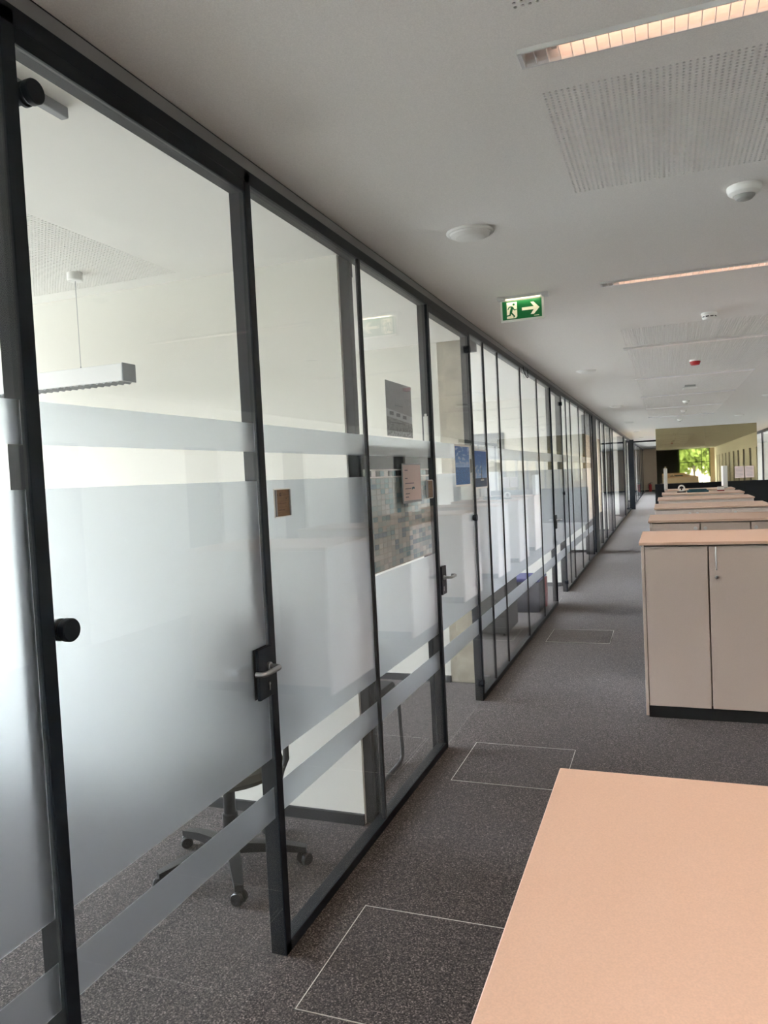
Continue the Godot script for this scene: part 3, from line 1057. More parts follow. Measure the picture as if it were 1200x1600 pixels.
# ---------------------------------------------------------------- cabinets
func cabinet_row(k: int, x0: float, x1: float, zf: float, zb: float, where: String) -> void:
	var h := 1.155
	var c := thing("filing_cabinet", "beige-grey filing cabinet with three doors, %s" % where, "cabinet", Vector3(0, 0, 0), 0.0, "cabinet rows in the middle of the corridor")
	var b := mb()
	b.cbox(Vector3(x0, 0.012, zf), Vector3(x0 + 0.019, h - 0.02, zb), 0.001)
	b.cbox(Vector3(x1 - 0.019, 0.012, zf), Vector3(x1, h - 0.02, zb), 0.001)
	b.box(Vector3(x0 + 0.019, 0.075, zf - 0.075), Vector3(x1 - 0.019, h - 0.021, zb + 0.075))
	obj("body", b, M.cabinet, c)
	var p := mb()
	p.box(Vector3(x0 + 0.019, 0.0, zf - 0.012), Vector3(x1 - 0.019, 0.075, zb + 0.012))
	obj("plinth", p, M.plinth, c)
	var n := 3
	var inner := x1 - x0 - 0.038
	for face in [1.0, -1.0]:
		for i in n:
			var a := x0 + 0.019 + inner * i / n + 0.0045
			var e := x0 + 0.019 + inner * (i + 1) / n - 0.0045
			if k == 1 and face > 0.0:      # the first row's doors part at the measured places
				a = [x0 + 0.023, 0.241, 0.656][i]
				e = [0.232, 0.647, x1 - 0.023][i]
			var z0: float = zf - 0.001 if face > 0.0 else zb + 0.001
			var z1: float = z0 - face * 0.019
			var d := mb()
			d.cbox(Vector3(a, 0.080, z0), Vector3(e, h - 0.030, z1), 0.0012)
			var door := obj("door", d, M.cabinet, c)
			if face < 0.0 or k == 0:
				continue
			if k == 1:
				if i == 0:
					continue
				var hx := a + 0.040
				var hd := mb()
				hd.tube([Vector3(hx, 1.118, z0), Vector3(hx, 1.118, z0 + 0.020), Vector3(hx, 1.112, z0 + 0.027), Vector3(hx, 0.985, z0 + 0.027), Vector3(hx, 0.979, z0 + 0.020), Vector3(hx, 0.979, z0)], 0.005, 10)
				obj("handle", hd, M.white_metal, door)
				var lk := mb()
				lk.lathe(Vector3(hx + 0.002, 0.928, z0), Vector3.BACK, [[0.0, 0.0], [0.0115, 0.0], [0.0115, 0.003], [0.007, 0.005], [0.007, 0.004], [0.0, 0.004]], 18)
				obj("lock", lk, M.steel, door)
				var kh := mb()
				kh.box(Vector3(hx + 0.0005, 0.923, z0 + 0.004), Vector3(hx + 0.0035, 0.933, z0 + 0.0052))
				obj("keyhole", kh, M.black_plastic, door)
			else:
				var hx2 := e - 0.036 if i == 0 else a + 0.036
				var kn := mb()
				kn.lathe(Vector3(hx2, h - 0.075, z0), Vector3.BACK, [[0.0, 0.0], [0.007, 0.0], [0.007, 0.012], [0.016, 0.016], [0.016, 0.022], [0.012, 0.024], [0.0, 0.024]], 18)
				obj("knob", kn, M.white_metal, door)
	var t := mb()
	t.cbox(Vector3(x0 - 0.012, h - 0.020, zf + 0.006), Vector3(x1 + 0.012, h, zb - 0.006), 0.0015)
	one("worktop", t, M.laminate, "pale beech laminate top on the filing cabinet, %s" % where, "worktop", "laminate tops of the cabinet rows")


func cabinets() -> void:
	cabinet_row(0, -0.168, 1.09, -0.335, -1.246, "closest to the camera")
	cabinet_row(1, -0.166, 1.09, -5.161, -6.04, "first row down the corridor")
	cabinet_row(2, -0.150, 1.10, -7.20, -8.10, "second row down the corridor")
	cabinet_row(3, -0.128, 1.10, -9.36, -10.36, "third row down the corridor")
	cabinet_row(4, -0.108, 1.14, -11.62, -12.54, "fourth row down the corridor")
	cabinet_row(5, -0.060, 1.20, -13.70, -14.70, "fifth row, carrying a teal folder box")
	cabinet_row(6, -0.020, 1.22, -15.75, -16.65, "sixth row, between two white upright panels")
	var y := 1.155
	var tb := mb()
	tb.cbox(Vector3(0.345, y, -14.40), Vector3(0.69, y + 0.035, -14.16), 0.003)
	tb.cbox(Vector3(0.37, y + 0.035, -14.39), Vector3(0.66, y + 0.055, -14.18), 0.003)
	one("folder_box", tb, M.teal, "flat dark teal folder box lying on the fifth cabinet row", "folder")
	var hp := thing("tape_dispenser", "white round tape dispenser with dark foot on the fifth cabinet row", "tape dispenser", Vector3(0.255, y, -14.36))
	var r := mb()
	r.lathe(Vector3(0, 0.075, 0.03), Vector3.FORWARD, [[0.035, 0.0], [0.060, 0.0], [0.060, 0.05], [0.035, 0.05], [0.035, 0.0]], 26)
	obj("tape_roll", r, M.white_plastic, hp)
	var ft := mb()
	ft.cbox(Vector3(-0.075, 0.0, -0.045), Vector3(0.075, 0.02, 0.045), 0.004)
	ft.cbox(Vector3(-0.012, 0.018, -0.03), Vector3(0.012, 0.075, -0.022), 0.002)
	obj("foot", ft, M.black_plastic, hp)
	var st := thing("card_box", "small white box with dark base on the right of the fifth cabinet row", "box", Vector3(0.895, y, -14.42))
	var sb := mb()
	sb.cbox(Vector3(-0.052, 0.02, -0.05), Vector3(0.052, 0.075, 0.05), 0.004)
	obj("body", sb, M.white_plastic, st)
	var sb2 := mb()
	sb2.cbox(Vector3(-0.056, 0.0, -0.054), Vector3(0.056, 0.022, 0.054), 0.003)
	obj("tray", sb2, M.red, st)
	var sb3 := mb()
	sb3.cbox(Vector3(-0.045, 0.075, -0.045), Vector3(0.045, 0.085, 0.045), 0.002)
	obj("lid", sb3, M.black_plastic, st)
	for q in [[-0.035, 0.03, "white upright panel at the left end of the sixth cabinet row"], [1.035, 1.115, "white upright panel at the right end of the sixth cabinet row"]]:
		var u := thing("upright_panel", q[2], "screen panel", Vector3.ZERO, 0.0, "white upright panels on the sixth row")
		var ub := mb()
		ub.cbox(Vector3(q[0], y + 0.012, -15.9), Vector3(q[1], 1.585, -16.4), 0.006)
		obj("panel", ub, M.screen_white, u)
		var uf := mb()
		uf.cbox(Vector3(q[0] + 0.005, y, -15.92), Vector3(q[1] - 0.005, y + 0.012, -16.38), 0.002)
		obj("foot", uf, M.grey_metal, u)


# ---------------------------------------------------------------- meeting box at the end
func meeting_box() -> void:
	var w := structure("wall_bronze", "bronze mirrored glass wall above a black dado at the corridor's end")
	var zf := -24.4
	var core := mb()
	core.box(Vector3(-0.25, 0.0, zf - 0.03), Vector3(2.52, HC, -30.5))
	obj("core", core, M.beige_wall, w)
	var g := mb()
	g.box(Vector3(-0.25, 1.09, zf), Vector3(1.128, HC - 0.005, zf - 0.012))
	obj("pane", g, M.bronze, w)
	var g2 := mb()
	g2.box(Vector3(1.132, 1.09, zf), Vector3(2.52, HC - 0.005, zf - 0.012))
	obj("pane", g2, M.bronze, w)
	var b := mb()
	b.cbox(Vector3(-0.31, 0.0, zf + 0.25), Vector3(2.95, 1.09, zf - 0.002), 0.006)
	obj("dado", b, M.black_panel, w)
	for q in [[1.905, 2.155], [2.180, 2.415]]:
		var t := thing("notice_sheet", "%s of two pale printed sheets on the bronze mirrored wall" % ("left" if q[0] < 2.0 else "right"), "notice", Vector3.ZERO, 0.0, "sheets on the bronze wall")
		var s := mb()
		s.box(Vector3(q[0], 1.175, zf + 0.001), Vector3(q[1], 1.518, zf + 0.004))
		obj("sheet", s, M.pink_paper, t)
		var ln := mb()
		for i in 7:
			ln.box(Vector3(q[0] + 0.03, 1.47 - 0.04 * i, zf + 0.004), Vector3(q[1] - 0.03, 1.462 - 0.04 * i, zf + 0.0046))
		obj("print", ln, M.paper_print, t)
	# portal across the hall beyond the box
	var p := structure("trim_1", "black portal frame across the narrow hall beyond the mirrored wall")
	var pc := mb()
	pc.cbox(Vector3(XF - 0.05, 0.0, -30.75), Vector3(-1.13, 2.70, -31.0), 0.004)
	obj("post", pc, M.frame, p)
	var pb := mb()
	pb.cbox(Vector3(-1.30, 2.585, -30.80), Vector3(-0.24, 2.645, -30.95), 0.004)
	obj("lintel", pb, M.frame, p)
	# fire extinguisher at the hall end
	var e := thing("fire_extinguisher", "red fire extinguisher on the floor at the end wall of the hall", "extinguisher", Vector3(-0.95, 0.0, -51.72))
	var c := mb()
	c.lathe(Vector3.ZERO, Vector3.UP, [[0.0, 0.0], [0.085, 0.0], [0.09, 0.01], [0.09, 0.42], [0.07, 0.48], [0.035, 0.50], [0.0, 0.50]], 20)
	obj("cylinder_body", c, M.red_plastic, e)
	var v := mb()
	v.cyl(Vector3(0, 0.50, 0), Vector3(0, 0.55, 0), 0.025, 12)
	v.cbox(Vector3(-0.02, 0.55, -0.02), Vector3(0.14, 0.575, 0.02), 0.004)
	obj("valve", v, M.black_plastic, e)
	var hs := mb()
	hs.tube([Vector3(-0.02, 0.54, 0), Vector3(-0.10, 0.52, 0), Vector3(-0.13, 0.42, 0), Vector3(-0.125, 0.2, 0)], 0.013, 8)
	obj("hose", hs, M.black_plastic, e)


# ---------------------------------------------------------------- things on the glass
func on_glass() -> void:
	for q in [[-2.350, -2.462, 1.535, 1.630, "brown wooden name plate in a clear holder beside the nearest door"], [-4.163, -4.275, 1.528, 1.628, "brown wooden name plate in a clear holder beside the tile board"]]:
		var t := thing("name_plate", q[4], "door sign", Vector3.ZERO, 0.0, "name plates on the glass")
		var x := XF - 0.0075
		var h := mb()
		h.cbox(Vector3(x, q[2] - 0.004, q[0] + 0.004), Vector3(x + 0.003, q[3] + 0.004, q[1] - 0.004), 0.0008)
		obj("holder", h, M.white_plastic, t)
		var rr := mb()
		rr.box(Vector3(x, q[2], q[0]), Vector3(x + 0.008, q[3], q[0] - 0.008))
		obj("side_rail", rr, M.grey_metal, t)
		rr = mb()
		rr.box(Vector3(x, q[2], q[1]), Vector3(x + 0.008, q[3], q[1] + 0.008))
		obj("side_rail", rr, M.grey_metal, t)
		var c := mb()
		c.box(Vector3(x + 0.003, q[2], q[0] - 0.008), Vector3(x + 0.0045, q[3], q[1] + 0.008))
		obj("wood_card", c, M.pane_sign, t)
	var posters := [
		[-4.795, -5.200, 1.575, 1.857, XF - 0.0035, sea_image(240, 168, false), "poster of a blue sea with wind turbines taped to the second door"],
		[-5.345, -5.750, 1.545, 1.835, XF - 0.0075, sea_image(240, 168, true), "poster of a sailing boat on a dark blue sea beside the second door"],
	]
	for q in posters:
		var t := thing("sea_poster", q[6], "poster")
		var s := mb()
		s.box(Vector3(q[4], q[2], q[0]), Vector3(q[4] + 0.0006, q[3], q[1]))
		obj("sheet", s, M.paper, t)
		var im := mb()
		var e := 0.012
		var xx: float = q[4] + 0.0009
		im.box(Vector3(q[4] + 0.0006, q[2] + e, q[0] - e), Vector3(xx, q[3] - e, q[1] + e))
		obj("print", im, picture(q[5], 0.45), t)
	# grey photograph behind the pane of the second office
	var gp := thing("photo_poster", "grey harbour photograph taped behind the glass above the tile board", "poster")
	var gs := mb()
	gs.box(Vector3(XF - 0.0185, 1.868, -3.575), Vector3(XF - 0.0178, 2.150, -3.985))
	obj("sheet", gs, picture(grey_photo_image(240, 168), 0.5), gp)
	# framed notice in front of the tile board
	var nt := thing("framed_notice", "grey framed notice with a pale pink sheet on the glass before the tile board", "notice")
	var nx := XF - 0.0075
	var nf := mb()
	nf.cbox(Vector3(nx, 1.515, -3.728), Vector3(nx + 0.006, 1.727, -4.045), 0.001)
	obj("frame", nf, M.grey_metal, nt)
	var ns := mb()
	ns.box(Vector3(nx + 0.006, 1.528, -3.738), Vector3(nx + 0.0068, 1.720, -4.035))
	obj("sheet", ns, M.pink_paper, nt)
	var np := mb()
	var rows := [[1.688, 0.05], [1.645, 0.04], [1.618, 0.15], [1.590, 0.10], [1.563, 0.07], [1.545, 0.05]]
	for r in rows:
		np.box(Vector3(nx + 0.0068, r[0], -3.765), Vector3(nx + 0.0072, r[0] + 0.005, -3.765 - r[1]))
	obj("print", np, M.paper_print, nt)
	var nb := mb()
	nb.prism(PackedVector2Array([Vector2(0, 0), Vector2(0.025, 0.006), Vector2(0.045, 0.002), Vector2(0.045, 0.014), Vector2(0.025, 0.016), Vector2(0.0, 0.012)]), Vector3(nx + 0.0073, 1.585, -3.875), Vector3(0, 0, -1), Vector3.UP, 0.0004)
	obj("arrow_mark", nb, M.teal, nt)
	var cb := mb()
	var pts := []
	for k in 13:
		var a := PI * k / 12.0
		pts.append(Vector3(XF + 0.004, 2.69 - 0.085 * sin(a), -7.50 - 0.26 * (1.0 - cos(a)) * 0.5 - 0.10 * sin(a) * sin(a)))
	cb.tube(pts, 0.004, 8)
	one("cable", cb, M.rubber, "small black cable loop hanging from the top rail of the glass wall", "cable")
	tile_board()


func tile_board() -> void:
	# board with a black head and a field of small coloured tiles, standing on two legs just behind the glass
	var t := thing("tile_board", "mosaic board of turquoise and beige tiles with a black head behind the glass", "tile board")
	var x := XF - 0.030
	var z0 := -3.300
	var z1 := -4.290
	var b := mb()
	b.box(Vector3(x - 0.020, 1.195, z0), Vector3(x - 0.002, 1.700, z1))
	obj("backing", b, mat(Color(0.64, 0.63, 0.59), 0.7), t)
	var hd := mb()
	hd.box(Vector3(x - 0.020, 1.700, z0), Vector3(x, 1.815, z1))
	obj("black_head", hd, M.black_panel, t)
	var lg := mb()
	for z in [z0 - 0.012, z1 + 0.012]:
		lg.box(Vector3(x - 0.045, 0.0, z - 0.010), Vector3(x - 0.020, 1.80, z + 0.010))
	obj("leg_frame", lg, M.frame, t)
	var cols := 17
	var rows := 17
	var pz := (z0 - z1) / cols
	var ph := (1.655 - 1.200) / rows
	var tile := mb()
	tile.cbox(Vector3(-0.003, 0.0012, -pz + 0.0012), Vector3(0.0, ph - 0.0012, -0.0012), 0.0008)
	var tm := tile.mesh()
	var shades := []
	for c in [Color(0.64, 0.66, 0.64), Color(0.59, 0.62, 0.61), Color(0.70, 0.72, 0.70), Color(0.56, 0.62, 0.62), Color(0.33, 0.50, 0.54), Color(0.26, 0.42, 0.50), Color(0.43, 0.57, 0.59), Color(0.51, 0.60, 0.61)]:
		shades.append(mat(c, 0.3))
	for i in cols:
		for j in rows:
			var u := rng.randf()
			var s := 0
			if u < 0.62:
				s = rng.randi() % 4
			else:
				s = 4 + rng.randi() % 4
			var o := obj("tile", tm, shades[s], t)
			o.position = Vector3(x, 1.200 + j * ph, z0 - i * pz)
	# border row of black and white squares between two white lines
	var ln := mb()
	ln.box(Vector3(x - 0.003, 1.657, z0), Vector3(x + 0.0006, 1.663, z1))
	ln.box(Vector3(x - 0.003, 1.692, z0), Vector3(x + 0.0006, 1.698, z1))
	obj("border_line", ln, M.paper, t)
	var sq := mb()
	sq.box(Vector3(-0.003, 1.664, -pz + 0.003), Vector3(0.0, 1.691, -0.003))
	var sm := sq.mesh()
	for i in cols:
		var o := obj("border_tile", sm, [M.black_panel, M.paper, shades[4]][rng.randi() % 3], t)
		o.position = Vector3(x, 0, z0 - i * pz)


# ---------------------------------------------------------------- office furniture
func swivel_chair() -> void:
	var t := thing("office_chair", "black swivel office chair on five casters behind the nearest glass door", "chair", Vector3(-1.815, 0.0, -2.745))
	var b := mb()
	b.lathe(Vector3(0, 0.075, 0), Vector3.UP, [[0.0, 0.0], [0.050, 0.0], [0.055, 0.02], [0.045, 0.055], [0.034, 0.07], [0.034, 0.16], [0.026, 0.165], [0.026, 0.31], [0.0, 0.31]], 20)
	obj("column", b, M.black_plastic, t)
	var a0 := atan2(0.266, 0.197)
	for k in 5:
		var a := a0 + TAU * k / 5.0
		var dir := Vector3(cos(a), 0, sin(a))
		var sd := Vector3(-sin(a), 0, cos(a))
		var m := mb()
		var p := []
		for q in [[0.03, 0.115, 0.028, 0.045], [0.20, 0.105, 0.024, 0.036], [0.325, 0.080, 0.018, 0.024]]:
			p.append([dir * q[0] + sd * q[2] + Vector3(0, q[1], 0), dir * q[0] - sd * q[2] + Vector3(0, q[1], 0), dir * q[0] - sd * q[2] + Vector3(0, q[1] - q[3], 0), dir * q[0] + sd * q[2] + Vector3(0, q[1] - q[3], 0)])
		for i in 2:
			m.quad(p[i][0], p[i][1], p[i + 1][1], p[i + 1][0], Vector3.UP)
			m.quad(p[i][3], p[i][2], p[i + 1][2], p[i + 1][3], Vector3.DOWN)
			m.quad(p[i][0], p[i][3], p[i + 1][3], p[i + 1][0], sd)
			m.quad(p[i][1], p[i][2], p[i + 1][2], p[i + 1][1], -sd)
		m.quad(p[2][0], p[2][1], p[2][2], p[2][3], dir)
		obj("base_arm", m, M.black_plastic, t)
		var c := mb()
		var at := dir * 0.315
		c.cyl(at + Vector3(0, 0.040, 0), at + Vector3(0, 0.075, 0), 0.008, 10)
		c.cbox(at + Vector3(-0.010, 0.030, -0.010), at + Vector3(0.010, 0.058, 0.010), 0.003)
		var fork := obj("caster", c, M.black_plastic, t)
		var wd := Vector3(cos(a + 0.7), 0, sin(a + 0.7))
		for s in [-1.0, 1.0]:
			var w := mb()
			w.lathe(at + wd * (0.008 * s) + Vector3(0, 0.027, 0), wd * s, [[0.0, 0.0], [0.025, 0.0], [0.027, 0.003], [0.027, 0.014], [0.023, 0.019], [0.010, 0.020], [0.008, 0.017], [0.0, 0.017]], 20)
			obj("wheel", w, M.black_plastic, fork)
	var mech := mb()
	mech.cbox(Vector3(-0.09, 0.375, -0.11), Vector3(0.09, 0.425, 0.11), 0.01)
	obj("mechanism", mech, M.black_plastic, t)
	var seat := mb()
	seat.lathe(Vector3(0, 0.395, 0), Vector3.UP, [[0.0, 0.0], [0.15, 0.0], [0.22, 0.018], [0.245, 0.045], [0.235, 0.072], [0.18, 0.085], [0.0, 0.078]], 28)
	obj("seat", seat, M.olive_fabric, t)
	var back := mb()
	var ring := []
	for i in 9:
		var v := i / 8.0
		var hw := 0.20 * (0.72 + 0.55 * sin(PI * (0.12 + 0.80 * v)) - 0.20)
		var zz := -0.235 - 0.05 * v + 0.03 * sin(PI * v)
		ring.append([hw, 0.50 + 0.56 * v, zz])
	for i in 8:
		var A: Array = ring[i]
		var B: Array = ring[i + 1]
		for s in 6:
			var u0 := -1.0 + s / 3.0
			var u1 := -1.0 + (s + 1) / 3.0
			var q := []
			for e in [[A, u0], [A, u1], [B, u1], [B, u0]]:
				q.append(Vector3(e[0][0] * e[1], e[0][1], e[0][2] + 0.06 * e[1] * e[1]))
			var nn: Vector3 = (q[1] - q[0]).cross(q[3] - q[0]).normalized()
			back.quad(q[0], q[1], q[2], q[3], nn)
			var off := Vector3(0, 0, -0.04)
			back.quad(q[0] + off, q[1] + off, q[2] + off, q[3] + off, -nn)
			if s == 0:
				back.quad(q[0], q[3], q[3] + off, q[0] + off, Vector3.LEFT)
			if s == 5:
				back.quad(q[1], q[2], q[2] + off, q[1] + off, Vector3.RIGHT)
			if i == 0:
				back.quad(q[0], q[1], q[1] + off, q[0] + off, Vector3.DOWN)
			if i == 7:
				back.quad(q[3], q[2], q[2] + off, q[3] + off, Vector3.UP)
	obj("backrest", back, M.black_fabric, t)
	var bar := mb()
	bar.tube([Vector3(0, 0.395, -0.08), Vector3(0, 0.39, -0.24), Vector3(0, 0.44, -0.29), Vector3(0, 0.62, -0.295)], 0.018, 10)
	obj("back_bar", bar, M.black_plastic, t)
	for s in [-1.0, 1.0]:
		var ar := mb()
		ar.tube([Vector3(s * 0.10, 0.40, 0.0), Vector3(s * 0.26, 0.42, 0.0), Vector3(s * 0.29, 0.50, 0.0), Vector3(s * 0.29, 0.64, 0.0)], 0.014, 8)
		ar.cbox(Vector3(s * 0.29 - 0.04, 0.64, -0.12), Vector3(s * 0.29 + 0.04, 0.665, 0.12), 0.01)
		obj("armrest", ar, M.black_plastic, t)
	t.rotation.y = 0.0


func cantilever_chair() -> void:
	var t := thing("visitor_chair", "cantilever visitor chair with dark tubular frame in the second office", "chair", Vector3(-1.72, 0.0, -3.83))
	for s in [1.0, -1.0]:
		var f := mb()
		var x: float = 0.235 * s
		var pts := [Vector3(x, 0.012, 0.23), Vector3(x, 0.012, -0.17)]
		for k in 4:
			var a := PI * 0.5 * (k + 1) / 4.0
			pts.append(Vector3(x, 0.012 + 0.06 * (1.0 - cos(a)), -0.17 - 0.06 * sin(a)))
		pts.append_array([Vector3(x, 0.40, -0.20), Vector3(x, 0.445, -0.17), Vector3(x, 0.455, -0.12), Vector3(x, 0.44, 0.20), Vector3(x, 0.48, 0.25), Vector3(x, 0.90, 0.31)])
		f.tube(pts, 0.0115, 12)
		obj("side_frame", f, M.frame_side, t)
	var c := mb()
	c.tube([Vector3(-0.235, 0.012, 0.23), Vector3(0.235, 0.012, 0.23)], 0.0115, 12)
	obj("cross_bar", c, M.frame_side, t)
	var st := mb()
	st.cbox(Vector3(-0.225, 0.445, -0.19), Vector3(0.225, 0.485, 0.22), 0.012)
	obj("seat", st, M.black_fabric, t)
	var bk := mb()
	bk.cbox(Vector3(-0.225, 0.60, 0.255), Vector3(0.225, 0.92, 0.285), 0.01)
	obj("backrest", bk, M.black_fabric, t)


func pendant_lamp() -> void:
	var t := thing("pendant_lamp", "long grey-white pendant office lamp hanging behind the nearest glass door", "pendant lamp", Vector3(0, 0, -2.90))
	var x0 := -3.55
	var x1 := -2.33
	var b := mb()
	b.cbox(Vector3(x0, 2.163, -0.045), Vector3(x1, 2.243, 0.045), 0.002)
	obj("housing", b, M.white_metal, t)
	var e := mb()
	e.cbox(Vector3(x1, 2.161, -0.046), Vector3(x1 + 0.006, 2.245, 0.046), 0.001)
	obj("end_cap", e, M.grey_metal, t)
	var n := 30
	var bl := mb()
	bl.prism(PackedVector2Array([Vector2(-0.012, 0.0), Vector2(0.012, 0.0), Vector2(0.0, -0.008)]), Vector3(0, 2.163, 0.043), Vector3.RIGHT, Vector3.UP, 0.086)
	var bm := bl.mesh()
	for i in n:
		var o := obj("louvre_blade", bm, M.grey_metal, t)
		o.position.x = lerpf(x0 + 0.05, x1 - 0.03, i / (n - 1.0))
	for x in [-2.605, -3.30]:
		var r := mb()
		r.lathe(Vector3(x, HO, 0.0), Vector3.DOWN, [[0.0, 0.0], [0.036, 0.0], [0.036, 0.034], [0.032, 0.038], [0.0, 0.038]], 24)
		var rose := obj("ceiling_rose", r, M.white_plastic, t)
		var c := mb()
		c.cyl(Vector3(x, 2.245, 0.0), Vector3(x, HO - 0.03, 0.0), 0.0013, 8)
		c.lathe(Vector3(x, 2.243, 0.0), Vector3.UP, [[0.0, 0.0], [0.006, 0.0], [0.003, 0.014], [0.0, 0.014]], 10)
		obj("cable", c, M.grey_metal, rose)
	# slim sensor rail on the ceiling next to the glass
	var s := thing("ceiling_track", "slim grey track on the office ceiling above the nearest door", "ceiling track", Vector3.ZERO)
	var sb := mb()
	sb.cbox(Vector3(-1.515, HO - 0.030, -1.05), Vector3(-1.490, HO, -1.676), 0.002)
	obj("rail", sb, M.grey_metal, s)


func office_things() -> void:
	swivel_chair()
	cantilever_chair()
	pendant_lamp()
	# third office: crate with blue lid and red corner, dark drawer unit, desk, screen, board
	var cr := thing("storage_crate", "dark blue-grey crate with a blue lid and a red corner behind the third office glass", "crate", Vector3(-1.62, 0.0, -9.05))
	var b := mb()
	b.cbox(Vector3(-0.20, 0.0, -0.26), Vector3(0.20, 0.36, 0.26), 0.012)
	obj("body", b, M.bag_dark, cr)
	var ld := mb()
	ld.cbox(Vector3(-0.21, 0.36, -0.27), Vector3(0.21, 0.40, 0.27), 0.01)
	obj("lid", ld, M.blue, cr)
	var rc := mb()
	rc.cbox(Vector3(0.13, 0.0, -0.275), Vector3(0.215, 0.36, -0.16), 0.004)
	obj("corner_guard", rc, M.red, cr)
	var du := thing("drawer_unit", "low dark drawer unit on the floor of the third office", "drawer unit", Vector3(-1.75, 0.0, -7.75))
	var d := mb()
	d.cbox(Vector3(-0.21, 0.03, -0.30), Vector3(0.21, 0.56, 0.30), 0.006)
	obj("body", d, mat(Color(0.20, 0.20, 0.20), 0.6), du)
	for k in 3:
		var dd := mb()
		dd.cbox(Vector3(-0.20, 0.05 + 0.17 * k, 0.30), Vector3(0.20, 0.205 + 0.17 * k, 0.315), 0.003)
		obj("drawer", dd, mat(Color(0.23, 0.23, 0.23), 0.6), du)
	for sx in [-0.17, 0.17]:
		for sz in [-0.25, 0.25]:
			var w := mb()
			w.cyl(Vector3(sx - 0.01, 0.018, sz), Vector3(sx + 0.01, 0.018, sz), 0.018, 12)
			obj("caster", w, M.black_plastic, du)
	var dk := thing("office_desk", "white office desk behind the frosted panes of the third office", "desk", Vector3(-2.75, 0.0, -7.6))
	var top := mb()
	top.cbox(Vector3(-0.40, 0.72, -0.9), Vector3(0.40, 0.745, 0.9), 0.002)
	obj("tabletop", top, M.white_plastic, dk)
	for sx in [-0.36, 0.36]:
		for sz in [-0.85, 0.85]:
			var l := mb()
			l.cbox(Vector3(sx - 0.02, 0.0, sz - 0.02), Vector3(sx + 0.02, 0.72, sz + 0.02), 0.002)
			obj("leg", l, M.grey_metal, dk)
	var bd := thing("pin_board", "grey board on the white partition inside the third office", "board", Vector3.ZERO)
	var bb := mb()
	bb.cbox(Vector3(-2.75, 1.90, -10.86), Vector3(-2.20, 2.22, -10.884), 0.003)
	obj("panel", bb, M.board_grey, bd)
	var bf := mb()
	bf.cbox(Vector3(-2.77, 1.88, -10.872), Vector3(-2.18, 2.24, -10.8845), 0.003)
	obj("frame", bf, M.grey_metal, bd)
	var lp := thing("wall_lampshade", "white rounded lampshade glimpsed above the frosting of the third office", "lamp", Vector3(-2.0, 0.0, -8.9))
	var ls := mb()
	ls.lathe(Vector3(0, 1.66, 0), Vector3.UP, [[0.17, 0.0], [0.17, 0.07], [0.15, 0.12], [0.06, 0.15], [0.0, 0.152]], 24)
	obj("lamp_shade", ls, M.white_plastic, lp)
	var lpole := mb()
	lpole.cyl(Vector3(0, 0.02, 0), Vector3(0, 1.80, 0), 0.011, 10)
	obj("pole", lpole, M.grey_metal, lp)
	var lbase := mb()
	lbase.lathe(Vector3.ZERO, Vector3.UP, [[0.0, 0.0], [0.14, 0.0], [0.14, 0.015], [0.02, 0.03], [0.0, 0.03]], 24)
	obj("base", lbase, M.grey_metal, lp)
	# desks of the further left offices, seen as shapes behind the glass
	var k2 := 0
	for z in [-12.9, -18.2, -23.5]:
		var q := thing("office_desk", "white desk in the %s office beyond the third glass door" % ordinal(k2), "desk", Vector3(-2.9, 0.0, z), 0.0, "desks in the far left offices")
		k2 += 1
		var t2 := mb()
		t2.cbox(Vector3(-0.40, 0.72, -0.9), Vector3(0.40, 0.745, 0.9), 0.002)
		obj("tabletop", t2, M.white_plastic, q)
		for sz in [-0.8, 0.8]:
			var l2 := mb()
			l2.cbox(Vector3(-0.36, 0.0, sz - 0.02), Vector3(0.36, 0.72, sz + 0.02), 0.002)
			obj("leg_panel", l2, M.white_plastic, q)


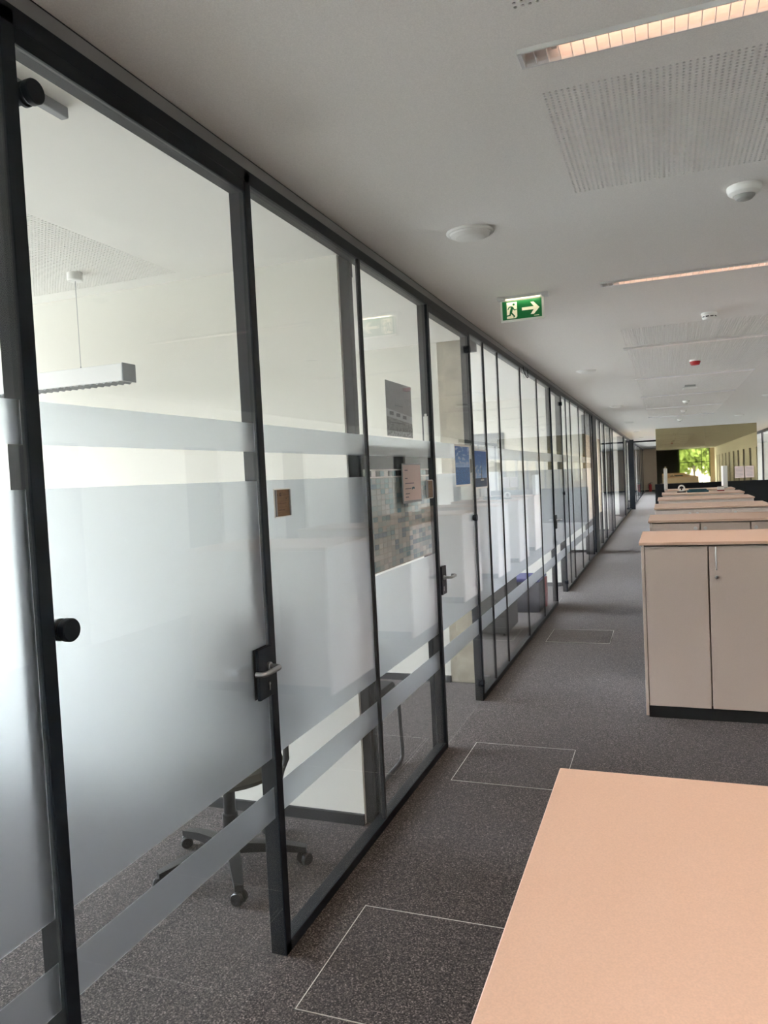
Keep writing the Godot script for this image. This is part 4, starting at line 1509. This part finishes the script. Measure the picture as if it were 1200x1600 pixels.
# ---------------------------------------------------------------- outdoors
func tree(x: float, z: float, h: float, r: float, label: String) -> void:
	var t := thing("tree", label, "tree", Vector3(x, -0.6, z), 0.0, "trees outside the building")
	var tr := mb()
	tr.lathe(Vector3.ZERO, Vector3.UP, [[0.0, 0.0], [0.20, 0.0], [0.14, 0.5], [0.11, h * 0.55], [0.03, h * 0.85], [0.0, h * 0.85]], 10)
	obj("trunk", tr, M.bark, t)
	var lf := mb()
	lf.tri(Vector3(-0.09, 0, 0), Vector3(0.09, 0.02, 0), Vector3(0.0, 0.05, 0.16), Vector3.UP)
	lf.tri(Vector3(-0.09, 0, 0), Vector3(0.09, 0.02, 0), Vector3(0.0, -0.03, -0.12), Vector3.UP)
	var mm := MultiMesh.new()
	mm.transform_format = MultiMesh.TRANSFORM_3D
	mm.mesh = lf.mesh()
	mm.instance_count = 2600
	for i in 2600:
		var d := Vector3(rng.randfn(), rng.randfn(), rng.randfn()).normalized() * pow(rng.randf(), 0.45)
		var c := Vector3(d.x * r, h * 0.62 + d.y * h * 0.40, d.z * r)
		var bs := Basis.from_euler(Vector3(rng.randf() * TAU, rng.randf() * TAU, rng.randf() * TAU)).scaled(Vector3.ONE * rng.randf_range(0.9, 1.8))
		mm.set_instance_transform(i, Transform3D(bs, c))
	var o := MultiMeshInstance3D.new()
	o.name = "foliage"
	o.multimesh = mm
	o.material_override = M.leaf
	o.set_meta("kind", "stuff")
	t.add_child(o, true)


func outdoors() -> void:
	var g := mb()
	g.box(Vector3(-60, -0.9, 60), Vector3(70, -0.6, -110))
	struct_mesh("ground", g, M.ground, "pale paved ground outside the building")
	var k := 0
	for q in [[0.8, 17.0], [3.4, 16.0], [6.2, 18.5], [-2.5, 18.0]]:
		tree(q[0], q[1], 5.2 + 0.5 * k, 1.9, "%s leafy green tree outside the window behind the camera" % ordinal(k))
		k += 1
	k = 0
	for q in [[13.5, -6.0], [14.5, -12.0], [13.0, -18.5], [14.5, -25.0]]:
		tree(q[0], q[1], 5.0 + 0.4 * k, 1.9, "%s leafy green tree outside the right window wall" % ordinal(k))
		k += 1


# ---------------------------------------------------------------- scene
func _ready() -> void:
	rng.seed = 20
	var cam := Camera3D.new()
	cam.name = "camera"
	cam.fov = 68.496
	cam.near = 0.02
	cam.far = 300.0
	cam.position = Vector3(0, 1.65, 0)
	cam.basis = Basis(Vector3.UP, 0.359982) * Basis(Vector3.RIGHT, -0.043755) * Basis(Vector3.BACK, -0.048722)
	add_child(cam)
	cam.current = true
	var env := Environment.new()
	var sky := Sky.new()
	var sm := ProceduralSkyMaterial.new()
	sm.sky_top_color = Color(0.76, 0.81, 0.88)
	sm.sky_horizon_color = Color(0.95, 0.96, 0.97)
	sm.ground_bottom_color = Color(0.62, 0.61, 0.58)
	sm.ground_horizon_color = Color(0.85, 0.86, 0.86)
	env.background_energy_multiplier = SKY_ENERGY
	sky.sky_material = sm
	env.background_mode = Environment.BG_SKY
	env.sky = sky
	env.tonemap_mode = Environment.TONE_MAPPER_LINEAR
	env.tonemap_exposure = EXPOSURE
	env.sdfgi_enabled = true
	env.ssao_enabled = true
	env.ssil_enabled = true
	var we := WorldEnvironment.new()
	we.name = "environment"
	we.environment = env
	add_child(we)
	make_materials()
	shell()
	left_wall()
	right_wall()
	meeting_box()
	cabinets()
	ceiling_fittings()
	on_glass()
	office_things()
	outdoors()
